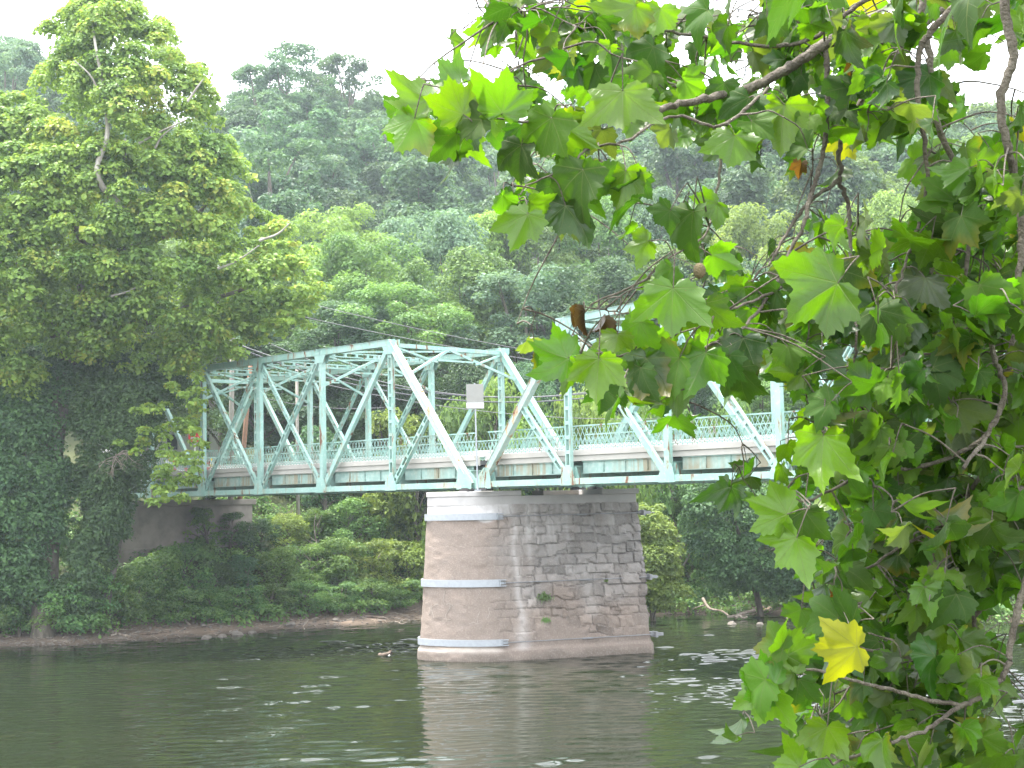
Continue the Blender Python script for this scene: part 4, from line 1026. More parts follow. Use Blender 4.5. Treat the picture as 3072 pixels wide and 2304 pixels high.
# ------------------------------------------------------------------ shore: logs, sticks, stones
def log(px0, py0, px1, py1, z0, z1, r0, r1, mat, label, forks=(), name='driftwood_log', wobble=.08, sd=0):
    a, b = [np.array(on_bank(px, py)) if G(px, py)[1] > shore(G(px, py)[0]) + .3 else G(px, py, z) for px, py, z in ((px0, py0, z0), (px1, py1, z1))]
    if px0 > 1450:                                       # stranded in the shallows off the overgrown bank
        dz = b[2] - a[2]; a[1] -= 2.6; b[1] -= 2.6; a[2] = z0; b[2] = max(z1, .05)
    a[2] += r0 * .7; b[2] += r1 * .7
    if 'standing' in label or 'leaning out' in label or 'leaning over' in label or 'head of' in label: b = a + (P(px1, py1, a[1] + .2) - a)
    base = a.copy(); bag = Bag(); ln = smooth_line(wob([a, a * .66 + b * .34, a * .33 + b * .67, b], wobble, sd) - base, 16)
    bag.tube(ln, np.linspace(r0, r1, 16) * (1 + .12 * np.sin(np.arange(16) * 1.9)), 8)
    for (t, dx, dy, dz, rf) in forks:
        s = ln[int(t * 15)]; bag.tube(smooth_line([s, s + np.array([dx, dy, dz]) * .5 + [0, 0, .04], s + np.array([dx, dy, dz])], 7), np.linspace(rf, rf * .4, 7), 6)
    o = bag.build(name, M[mat]); o.location = base; return tag(o, label, 'driftwood')
log(168, 1352, 282, 1378, .55, .10, .17, .07, 'drift', 'long grey driftwood log slanting down to the water at the left shore', [(.5, .5, .3, .3, .05), (.2, -.4, .3, .35, .05)], sd=1)
log(240, 1374, 268, 1360, .15, .6, .06, .03, 'drift', 'short broken branch leaning over the long driftwood log', [(.6, .2, .1, .25, .02)], sd=2)
log(300, 1372, 370, 1366, .12, .22, .07, .04, 'dark_drift', 'dark wet branch lying on the mud right of the long log', sd=3)
log(395, 1342, 412, 1352, .75, .55, .08, .05, 'drift', 'short pale stub of wood on the upper mud', sd=4)
log(657, 1361, 664, 1335, .02, 1.25, .055, .025, 'drift', 'twisted white stick standing at the water edge', [(.75, .75, .1, .18, .022), (.9, -.2, .1, .2, .018)], sd=5, wobble=.12)
log(690, 1337, 835, 1338, .55, .45, .05, .09, 'dark_drift', 'long dark fallen branch lying along the mud left of the pier', [(.95, .1, .1, .75, .03), (.3, -.5, .2, .25, .03)], sd=6)
log(853, 1344, 878, 1346, .3, .25, .04, .02, 'drift', 'small curved twig on the mud beside the pier', [(.4, .2, .1, .25, .015)], sd=7)
log(820, 1418, 846, 1413, -.02, .16, .10, .08, 'dark_drift', 'short broken piece of wood floating left of the pier', [(.7, .25, -.1, .18, .04)], sd=8, wobble=.03)
log(1508, 1309, 1562, 1325, .9, .10, .10, .05, 'drift', 'curved grey branch arching to the water right of the leafy tree', [(.5, -.2, .3, -.5, .03), (.2, -.9, .2, -.25, .05)], sd=9, wobble=.15)
log(1558, 1328, 1632, 1318, .08, .55, .08, .09, 'drift', 'pale driftwood log at the head of the twig raft', [(.9, .3, .1, .25, .05), (.5, .1, .2, .55, .02), (.42, -.1, .2, .6, .02), (.3, .6, -.2, .05, .03)], sd=10)
log(1575, 1330, 1600, 1327, .06, .12, .10, .06, 'drift', 'tangle of small pale driftwood under the longer log', [(.2, .5, .1, .35, .02), (.4, .4, -.1, .3, .02), (.7, -.6, .1, .2, .02), (.5, .8, .1, .1, .03), (.6, -.2, .1, .5, .02)], sd=11)
log(1682, 1331, 1722, 1308, .05, .85, .06, .03, 'drift', 'pale broken branch leaning out of the dark water on the right', [(.5, .5, .1, .35, .03), (.35, .7, .1, .1, .03), (.7, -.05, .1, .5, .02)], sd=12)
log(1730, 1331, 1752, 1324, .04, .3, .04, .02, 'drift', 'thin stick in the water right of the leaning broken branch', [(.5, .3, .1, .1, .02)], sd=13)
b = np.array(on_bank(686, 1215)); b[2] = ground_at(b[0], b[1]); top = P(682, 1110, b[1])
bag = Bag(); h = top - b; bag.tube(smooth_line(wob([h * 0, h * .3, h * .7, h], .06, 2), 12), np.linspace(.055, .02, 12), 6)
for t, dx in ((.35, -1.0), (.42, -.7), (.75, .4)): bag.tube(smooth_line([h * t, h * t + [dx * .5, 0, .25], h * t + [dx, 0, .75]], 6), np.linspace(.028, .01, 6), 5)
o = bag.build('bare_sapling', M['drift']); o.location = b; tag(o, 'thin pale bare dead sapling standing among the bank shrubs', 'sapling')
dr = np.random.default_rng(31); bag = Bag()
for k in range(420):
    x = dr.uniform(-33, -1) if k < 380 else dr.uniform(9, 16); t = dr.uniform(.1, 4.2) if k < 380 else dr.uniform(-.3, .8); y = shore(x) + t; z = ground_at(x, y) + .02; a = dr.normal(0, .6); l = dr.uniform(.15, .9)
    bag.tube(smooth_line([(x, y, z), (x + l * .5 * math.cos(a), y + l * .5 * math.sin(a), z + dr.uniform(0, .08)), (x + l * math.cos(a), y + l * math.sin(a), float(height(x + l * math.cos(a), y + l * math.sin(a))) + dr.uniform(.0, .15))], 5), np.linspace(dr.uniform(.01, .03), .006, 5), 5)
tag(bag.build('twig_litter', M['drift']), 'thin washed up sticks strewn along the mud', 'driftwood litter', kind='stuff')
sv = []; sf = []; sn = 0
for k in range(900):
    x = dr.uniform(-36, -2) if k < 600 else dr.uniform(-32, -21); t = dr.uniform(-.1, 4.0) if k < 600 else dr.uniform(-.2, 1.6); y = shore(x) + t; s_ = dr.uniform(.03, .11) * (1 if k < 600 else .7)
    V = unit(np.array([[1, 0, 0], [.3, .9, .1], [-.8, .6, 0], [-.9, -.5, .1], [.2, -1, 0], [.1, 0, .8], [0, 0, -.8]]) + dr.normal(0, .22, (7, 3))) * s_ * np.array([1.3, 1, .7]) + [x, y, ground_at(x, y) + s_ * .2]
    sv.append(V); sf.append(np.array([(i, (i + 1) % 5, 5) for i in range(5)] + [((i + 1) % 5, i, 6) for i in range(5)]) + sn); sn += 7
tag(mesh_np('gravel', np.concatenate(sv), np.concatenate(sf), M['rock']), 'small grey stones and gravel scattered over the muddy shore', 'gravel', kind='stuff')
r = np.random.default_rng(4)
bag = Bag(); b = P(250, 985, 80.5)
for k in range(16):
    a = r.uniform(-2.8, .4); l = r.uniform(.7, 1.9); e_ = np.array([math.cos(a) * l, r.normal(-.5, .3), math.sin(a) * l * .6]); 
    ln = smooth_line(wob([(0, 0, .0), e_ * .35 + [0, 0, .15], e_ * .7, e_], .10, k), 8); bag.tube(ln, np.linspace(.022, .006, 8), 5)
    bag.tube(smooth_line([ln[4], ln[4] + [r.normal(0, .3), 0, -.25], ln[4] + [r.normal(0, .5), 0, -.55]], 5), np.linspace(.012, .004, 5), 4)
o = bag.build('dead_branch', M['drift']); o.location = b; tag(o, 'spray of bare grey dead twigs in front of the dark vine covered tree', 'branch')
SPOT = [('pale flat stone on the mud just left of the twisted white stick', 628, 1352, .28), ('rounded grey boulder at the water edge below the middle shrubs', 512, 1366, .36), ('small boulder left of the rounded grey one', 480, 1370, .24),
        ('pale stone at the left end of the boulder group', 445, 1373, .30), ('white stone on the upper mud above the log tip', 398, 1352, .18), ('tan stone beside the upper pale stub', 440, 1362, .2), ('small grey stone right of the rounded boulder', 545, 1362, .22),
        ('flat stone below the dark fallen branch', 725, 1344, .2), ('rounded pale boulder standing in the water far right of the pier', 1582, 1347, .26), ('brown boulder in the water right of the pale rounded one', 1642, 1347, .2), ('half sunken dark boulder in the water near the brown one', 1675, 1345, .18)]
for k, (lab, px, py, s) in enumerate(SPOT):
    c_ = G(px, py, .05 if px > 1500 else .15); c_[2] = max(ground_at(c_[0], c_[1]), -.05) + s * .25
    rock('stone', c_, (s * 1.25, s * 1.1, s * .7), 100 + k, 'rock', lab, 'stone')
for k in range(70):
    px = r.uniform(5, 880); t = r.uniform(.1, 3.0); g_ = G(px, np.interp(px, [0, 280, 600, 900], [1396, 1384, 1361, 1338])); x, y = g_[0], shore(g_[0]) + t
    s = r.uniform(.05, .13); rock('pebble', (x, y, ground_at(x, y) + s * .15), (s * 1.3, s, s * .6), 300 + k, 'rock', 'small pebble scattered on the muddy shore', 'pebble', 'small stones on the muddy shore', 2)
# grass tufts rooted in the pier joints
for k, (px, py, s, lab) in enumerate(((1175, 1290, .55, 'dark green tuft of grass growing out of the pier face'), (1180, 1340, .34, 'small bright tuft of grass low on the pier face'), (1310, 1255, .16, 'tiny tuft of grass in a joint below the middle rod'))):
    d = ray(px, py); nf = np.array([math.sin(PA), -math.cos(PA)]); zz = G(px, py, 0)
    c0 = np.array([-1.70, 71.38]) + nf * (RAD + .02); best = None
    for dep in np.linspace(66, 76, 400):
        q = CAM + d * dep; g = (PT_TOP - q[2]) * BAT
        if (q[:2] - c0) @ nf < g + .03: best = q; break
    q = best; V = []; F = []; rg = np.random.default_rng(k); n_ = int(130 * s / .4)
    for i in range(n_):
        a = rg.uniform(0, 2 * np.pi); l = s * rg.uniform(.5, 1.1); o_ = np.array([rg.normal(0, s * .25), 0, rg.normal(0, s * .12)])
        dv = np.array([math.cos(a) * .5, -abs(rg.normal(.5, .3)), .35 + rg.normal(0, .2)]); p1 = o_ + dv * l * .5; p2 = o_ + dv * l * .8 + [0, 0, -l * .45]; w_ = np.array([.012, 0, .006])
        V += [o_ - w_, o_ + w_, p1 + w_, p1 - w_, p2]; F.append((len(V) - 5, len(V) - 4, len(V) - 3, len(V) - 2)); F.append((len(V) - 2, len(V) - 3, len(V) - 1, len(V) - 1))
    F = np.array([f for f in F]); q4 = F[::2]; t3 = F[1::2, :3]
    o = mesh_np('grass_tuft', np.array(V), [q4, t3], M['weed_leaf'], attrs={'tint': np.full(len(V), .5 if k == 0 else .8)}); o.location = q; tag(o, lab, 'grass')

# ------------------------------------------------------------------ near sycamore: branches hanging into the picture from the right
def near_leaf_mat():
    b = N('sycamore leaf with veins')
    uv = b.n('ShaderNodeUVMap').outputs[0]; s = b.n('ShaderNodeSeparateXYZ', {0: uv}); x = b.math('ABSOLUTE', s.outputs[0]); y = s.outputs[1]
    rad = b.math('SQRT', b.math('ADD', b.math('MULTIPLY', x, x), b.math('MULTIPLY', y, y)))
    v = None
    for a in (0, 47, 96):
        sa, ca = math.sin(math.radians(a)), math.cos(math.radians(a))
        perp = b.math('ABSOLUTE', b.math('SUBTRACT', b.math('MULTIPLY', x, ca), b.math('MULTIPLY', y, sa)))
        t = b.math('ADD', b.math('MULTIPLY', x, sa), b.math('MULTIPLY', y, ca))
        wdt = b.math('MULTIPLY_ADD', rad, -.010, .0165)
        k = b.math('MULTIPLY', b.math('SUBTRACT', 1.0, b.math('DIVIDE', perp, wdt), clamp=True), b.math('GREATER_THAN', t, 0.0))
        # side veins that leave each main vein at an angle
        ph = b.math('FRACT', b.math('MULTIPLY', b.math('SUBTRACT', t, b.math('MULTIPLY', perp, .8)), 8.5))
        sv = b.math('MULTIPLY', b.math('SUBTRACT', 1.0, b.math('DIVIDE', b.math('ABSOLUTE', b.math('SUBTRACT', ph, .5)), .055), clamp=True), b.math('LESS_THAN', perp, b.math('MULTIPLY', t, .40)))
        k = b.math('MAXIMUM', k, b.math('MULTIPLY', sv, .45))
        v = k if v is None else b.math('MAXIMUM', v, k)
    c = b.n('ShaderNodeAttribute', attribute_name='hue').outputs['Color']
    nz = b.noise(b.n('ShaderNodeNewGeometry').outputs['Position'], 45, 4, .6)
    c = b.mix(b.math('MULTIPLY', b.ramp(nz, .45, .8), .35), c, b.mix(1.0, c, (.62, .68, .55), 'MULTIPLY'))
    sp_ = b.noise(b.n('ShaderNodeNewGeometry').outputs['Position'], 160, 2, .5)
    c = b.mix(b.math('MULTIPLY', b.ramp(sp_, .70, .76), .6), c, (.13, .085, .03))
    back = b.n('ShaderNodeNewGeometry').outputs['Backfacing']
    cu = b.mix(back, c, b.mix(.10, c, (.24, .30, .16)))
    cv = b.mix(b.math('MULTIPLY', v, .55), cu, (.26, .31, .11))
    p = b.bsdf(Base_Color=cv, Roughness=b.math('MULTIPLY_ADD', back, .25, .34), Specular_IOR_Level=b.math('MULTIPLY_ADD', back, -.38, .55), Normal=b.bump(b.math('MULTIPLY_ADD', v, -.6, b.math('MULTIPLY', nz, .25)), .0018))
    tc = b.mix(1.0, c, (2.05, 2.25, .30), 'MULTIPLY')
    tc = b.mix(b.math('MULTIPLY', v, .6), tc, b.mix(1.0, tc, (.45, .42, .25), 'MULTIPLY'))
    tr = b.n('ShaderNodeBsdfTranslucent', {'Color': tc})
    return b.done(b.n('ShaderNodeMixShader', {0: .50, 1: p.outputs[0], 2: tr.outputs[0]}))
M['near_leaf'] = near_leaf_mat()
M['fruit'] = plain('brown seed ball', (.13, .10, .05), .9, .5, 60, bump=.003)
HALF = [(0, 1.0), (.035, .93), (.08, .865), (.155, .865), (.16, .795), (.20, .735), (.285, .735), (.28, .665), (.30, .615), (.37, .61), (.42, .64), (.49, .625), (.53, .665), (.63, .655), (.78, .68), (.725, .565), (.735, .48), (.665, .41), (.725, .315), (.64, .26), (.635, .18), (.575, .125), (.625, .05), (.66, -.02), (.56, -.07), (.48, -.085), (.46, -.175), (.355, -.165), (.28, -.235), (.19, -.19), (.10, -.17), (.03, -.05)]
OUT = np.array(HALF + [(-x, y) for x, y in HALF[:0:-1]])
NO = len(OUT); TS = (.14, .36, .58, .80, 1.0)
LX = np.concatenate([[[0, 0]]] + [OUT * t for t in TS])          # centre + rings
LF3 = np.array([(0, 1 + j, 1 + (j + 1) % NO) for j in range(NO)])
LF4 = np.array([(1 + k * NO + j, 1 + (k + 1) * NO + j, 1 + (k + 1) * NO + (j + 1) % NO, 1 + k * NO + (j + 1) % NO) for k in range(len(TS) - 1) for j in range(NO)])
LR = np.concatenate([[0]] + [np.full(NO, t) for t in TS]); LTH = np.arctan2(LX[:, 0], LX[:, 1])
class LeafBag:
    def __init__(s): s.V, s.U, s.H, s.n = [], [], [], 0
    def add(s, r, o, tip, nrm, size, hue, fold=None, droop=None, curl=None):
        T = tip / np.linalg.norm(tip); Nn = nrm - T * (nrm @ T); Nn /= np.linalg.norm(Nn); S_ = np.cross(T, Nn)
        fold = r.uniform(.08, .6) if fold is None else fold; droop = r.uniform(.1, .6) if droop is None else droop; curl = r.normal(0, .12) if curl is None else curl
        x = LX[:, 0] * (1 + r.normal(0, .06)) + r.normal(0, .05) * LX[:, 1] ** 2; y = LX[:, 1] * (1 + r.normal(0, .05))
        # lobes of each leaf differ a little
        g3 = r.normal(0, [.10, .13, .13]); jit = 1 + (g3[0] * np.exp(-(LTH / .4) ** 2) + g3[1] * np.exp(-((LTH - .85) / .4) ** 2) + g3[2] * np.exp(-((LTH + .85) / .4) ** 2)) * LR + .05 * np.sin(LTH * 2 + r.uniform(0, 6)) * LR + .05 * np.sin(LTH * 5 + r.uniform(0, 6)) * LR
        x, y = x * jit, y * jit
        ph = r.uniform(0, 6.28); rr = np.hypot(x, y)
        z = fold * np.abs(x) * (1 - .3 * np.abs(x)) - droop * rr ** 2 * .8 + curl * x * y * 1.4 + .055 * np.sin(LTH * 6 + ph) * LR ** 2 * .8 + .030 * np.sin(x * 9 + ph) * np.sin(y * 8) * LR
        z += -.45 * np.clip(rr - .55, 0, 1) ** 2 * r.uniform(-.6, 3.0) + r.normal(0, .22) * x * np.abs(x) + .10 * np.sin(LTH * 3 + r.uniform(0, 6)) * LR ** 2
        ca = math.cos(fold * .5); xx = x * ca
        s.V.append(o + size * (xx[:, None] * S_ + y[:, None] * T + z[:, None] * Nn)); s.U.append(LX)
        hh = np.tile(np.asarray(hue, float), (len(LX), 1))
        if r.random() < .12:                             # rim turning
            f = np.clip((LR - .55) * 2, 0, 1) * np.clip(np.cos(LTH - r.uniform(-3, 3)) * 1.4 - .3, 0, 1) * r.uniform(.3, .9); hh = hh * (1 - f[:, None]) + np.array([.17, .13, .012]) * r.uniform(.6, 1.1) * f[:, None]
        s.H.append(hh); s.n += 1
    def build(s, name, parent):
        k = np.arange(s.n)[:, None, None] * len(LX)
        return mesh_np(name, np.concatenate(s.V), [(LF3[None] + k).reshape(-1, 3), (LF4[None] + k).reshape(-1, 4)], M['near_leaf'], parent, attrs={'hue': np.concatenate(s.H)}, uv=np.concatenate(s.U), smooth=True)
r = np.random.default_rng(2024)
TRX = np.array([4.3, 5.6, 0.0]); TRX[2] = 4.75
tree = empty('sycamore_tree', TRX); tag(tree, 'near sycamore with large toothed leaves on branches hanging down the right side', 'tree')
b = Bag(); limb(b, [(0, 0, -.5), (0, 0, .5), (.1, .05, 3), (.0, -.05, 5.5), (-.3, -.2, 8.5), (-.2, .1, 12)], .38, .14, 24, 12)
for tgt, z in (((-2.0, -.6, 5.2), 3.6), ((-1.6, .2, 6.6), 4.6), ((1.8, .6, 7.0), 4.0), ((.8, -2.2, 8.0), 5.0), ((-2.2, .4, 9.0), 6.0)): limb(b, [(.05, 0, z), np.array(tgt) * .5 + [0, 0, z * .5 + .3], tgt], .15, .05, 10, 8)
b.build('trunk', M['pale_bark'], tree)
#  branch: list of (x, y, depth) in the picture, base radius, tip radius
BR = [([(2500, -420, 5.3), (2150, -120, 5.2), (1932, 17, 5.1), (1790, 92, 5.0), (1715, 140, 5.0), (1638, 184, 4.9), (1560, 205, 4.8), (1480, 222, 4.7), (1400, 240, 4.6), (1300, 252, 4.5), (1200, 262, 4.5), (1120, 262, 4.4)], .026, .0035),
      ([(1785, 100, 5.0), (1787, 180, 5.0), (1782, 304, 5.0), (1765, 380, 4.95), (1748, 430, 4.9), (1737, 480, 4.85), (1703, 551, 4.8), (1660, 640, 4.7), (1610, 700, 4.6), (1500, 760, 4.5), (1360, 767, 4.4), (1255, 760, 4.35)], .010, .003),
      ([(2150, -60, 5.6), (1990, 60, 5.5), (1881, 195, 5.4), (1833, 262, 5.3), (1812, 330, 5.3), (1811, 386, 5.3), (1746, 438, 5.2), (1690, 520, 5.1), (1660, 575, 5.0)], .014, .004),
      ([(1811, 386, 5.3), (1833, 450, 5.3), (1838, 540, 5.2), (1838, 629, 5.2), (1850, 720, 5.1), (1842, 800, 5.0)], .009, .004),
      ([(2060, -200, 5.0), (1992, 0, 5.0), (2006, 108, 5.0), (2012, 195, 5.0), (2030, 280, 5.0), (2070, 377, 5.1), (2094, 451, 5.2), (2090, 560, 5.2), (2060, 680, 5.2), (2038, 794, 5.1), (2020, 852, 5.0), (1962, 930, 4.9)], .014, .005),
      ([(2150, -120, 4.7), (2072, 0, 4.7), (2004, 78, 4.7), (1985, 120, 4.7), (1984, 226, 4.7), (1993, 285, 4.75), (2002, 390, 4.8), (1985, 481, 4.8), (1960, 560, 4.8), (1930, 640, 4.7)], .013, .004),
      ([(2190, -260, 4.6), (2172, 0, 4.6), (2188, 121, 4.6), (2163, 208, 4.6), (2172, 300, 4.6), (2204, 434, 4.7), (2202, 586, 4.7), (2160, 660, 4.7), (2132, 700, 4.7), (2150, 780, 4.7), (2170, 850, 4.6), (2124, 952, 4.6), (2080, 1010, 4.5)], .017, .006),
      ([(2330, 600, 4.9), (2225, 690, 4.9), (2190, 740, 4.9), (2172, 850, 4.9), (2130, 940, 4.9), (2020, 1000, 4.9), (1872, 1024, 4.8), (1750, 1080, 4.7), (1690, 1068, 4.6)], .013, .003),
      ([(2330, 980, 5.0), (2180, 1080, 5.0), (2165, 1160, 5.0), (2168, 1263, 5.0), (2140, 1303, 5.0), (2106, 1328, 5.0), (2104, 1362, 5.0), (2072, 1427, 4.9), (1960, 1420, 4.8), (1860, 1400, 4.7)], .012, .004),
      ([(2360, 1080, 4.6), (2230, 1230, 4.6), (2190, 1360, 4.6), (2172, 1450, 4.6), (2134, 1497, 4.6), (2078, 1525, 4.6), (2000, 1576, 4.5), (1908, 1610, 4.5), (1800, 1650, 4.4)], .013, .004),
      ([(2080, 1525, 4.6), (1960, 1500, 4.5), (1850, 1470, 4.4), (1740, 1445, 4.4), (1650, 1480, 4.3)], .007, .003),
      ([(1960, 700, 5.0), (1936, 811, 5.0), (1905, 850, 5.0), (1874, 886, 4.9), (1862, 946, 4.9), (1800, 960, 4.8)], .009, .003),
      ([(1660, 190, 4.7), (1560, 270, 4.6), (1452, 250, 4.6), (1350, 305, 4.5), (1275, 318, 4.5), (1236, 354, 4.45), (1189, 380, 4.4), (1136, 401, 4.4), (1120, 440, 4.4)], .006, .002),
      ([(1970, -60, 5.2), (1840, 20, 5.2), (1760, 80, 5.2), (1660, 100, 5.1), (1520, 80, 5.1), (1400, 60, 5.0), (1250, 40, 5.0), (1080, 40, 5.0)], .010, .003),
      ([(1580, 205, 4.8), (1560, 330, 4.8), (1545, 430, 4.8), (1520, 510, 4.7), (1440, 560, 4.6), (1400, 600, 4.6)], .006, .002),
      ([(2120, 1030, 5.1), (2050, 1120, 5.1), (1950, 1180, 5.0), (1850, 1240, 4.9), (1760, 1290, 4.8)], .008, .003),
      ([(1690, 620, 4.7), (1600, 660, 4.6), (1480, 690, 4.5), (1375, 681, 4.5), (1262, 662, 4.45)], .005, .002)]
branches, bags, lbags, bpts = [], [], [], []
for pts, r0, r1 in BR:
    w3 = np.array([P(a, b_, d) for a, b_, d in pts]) - TRX
    n = len(pts) * 7; ln = smooth_line(w3, n); ln += np.random.default_rng(len(bags)).normal(0, .0025, ln.shape)
    kn = 1 + .14 * (np.arange(n) % 9 == 4)
    bg_ = Bag(); bg_.tube(ln, np.linspace(r0, r1, n) * kn, 8); bags.append(bg_); lbags.append(LeafBag()); bpts.append(ln)
NB = sum(len(p) for p in bpts); ALL = np.concatenate(bpts); WHO = np.concatenate([np.full(len(p), i) for i, p in enumerate(bpts)])
px_all = np.array([px_of(p + TRX) for p in ALL])
G_OK = (px_all[:, 0] < 2260) & (px_all[:, 1] > -60)
def hue_of(r, kind=None):
    k = r.random() if kind is None else kind
    base = np.array([.056, .122, .011]) * np.exp(r.normal(0, .16)) * np.array([1 + r.normal(0, .10), 1, 1 + r.normal(0, .15)])
    if k < .45: return base
    if k < .80: return base * np.array([.45, .52, .80])
    if kind is None and k < .90: return np.array([.070, .095, .052]) * np.exp(r.normal(0, .15))       # dull grey ones, sky sheen put into their colour
    if k < .992: return base * np.array([1.35, 1.22, .9])
    return np.array([.19, .185, .02])
def grow(c, n=9):
    """a twig from the nearest wood to c; later leaves may sit on it"""
    global ALL, WHO, G_OK
    i, bi = nearest(c); st = ALL[i]; d = c - st; L_ = np.linalg.norm(d)
    if L_ < .10: return
    ln = smooth_line([st, st + d * .35 + np.array([0, 0, .10 * L_]) + r.normal(0, .04 * L_, 3), st + d * .7 + np.array([0, 0, .08 * L_]) + r.normal(0, .04 * L_, 3), c], n)
    bags[bi].tube(ln, np.linspace(.0034 + .002 * L_, .0019, n), 6)
    ALL = np.vstack([ALL, ln[3:]]); WHO = np.concatenate([WHO, np.full(n - 3, bi)]); G_OK = np.concatenate([G_OK, np.ones(n - 3, bool)])
def hang(bi, start, o, tipdir, r, rad=.0017):
    """petiole from a leaf foot to a point on a twig"""
    d = o - start; L_ = np.linalg.norm(d)
    bags[bi].tube(smooth_line([start, start + d * .5 + np.array([0, 0, .12 * L_]) - tipdir * .10 * L_, o], 7), np.linspace(rad * 1.4, rad, 7), 5)
def nearest(p):
    d = np.linalg.norm(ALL - p, axis=1) + np.where(G_OK, 0, 9) + np.where(ALL[:, 2] > p[2] - .03, 0, .25); i = int(np.argmin(d)); return i, WHO[i]
WINDOWS = ((1310, 680, 120, 60), (1420, 560, 70, 45), (1250, 640, 80, 60), (1550, 640, 50, 30), (1600, 400, 130, 75), (1890, 415, 135, 85), (1640, 530, 75, 70), (1990, 125, 70, 65), (2135, 175, 75, 70), (1490, 130, 50, 60), (1450, 390, 80, 70), (1640, 920, 120, 70), (1480, 330, 70, 50), (1590, 880, 110, 60), (2180, 1420, 60, 80), (2150, 1580, 70, 70), (1690, 1300, 60, 50), (1790, 770, 60, 40))
def place(o_px, o_py, dep, ln_px, ang, SZ=1.30, hue=None, fold=None, droop=None, yaw=None, pitch=None, host=None, flip=None):
    """a leaf given by the picture position of its middle, its length and the direction of its tip"""
    a = math.radians(ang); tipd = UP * math.cos(a) + RIGHT * math.sin(a)
    size = ln_px * K * dep / FPX / SZ
    yw = r.normal(0, .35) if yaw is None else yaw; pt = r.normal(.1, .3) if pitch is None else pitch
    sidev = np.cross(tipd, -FWD)
    nrm = -FWD * math.cos(yw) + sidev * math.sin(yw)
    T = tipd * math.cos(pt) + FWD * math.sin(pt)
    if (r.random() < .5 if flip is None else flip): nrm = -nrm
    c = P(o_px, o_py, dep) - TRX; o = c - T * size * .42
    i, bi = nearest(o) if host is None else host
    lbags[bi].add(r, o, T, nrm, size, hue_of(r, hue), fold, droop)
    st = ALL[i]
    if np.linalg.norm(st - o) > .16:                    # a thin twig first
        mid = o - T * .07 + np.array([0, 0, .04]); d = mid - st
        bags[bi].tube(smooth_line([st, st + d * .5 + np.array([0, 0, .07 * np.linalg.norm(d)]), mid], 9), np.linspace(.0034, .0020, 9), 6); st = mid
    hang(bi, st, o, T, r)
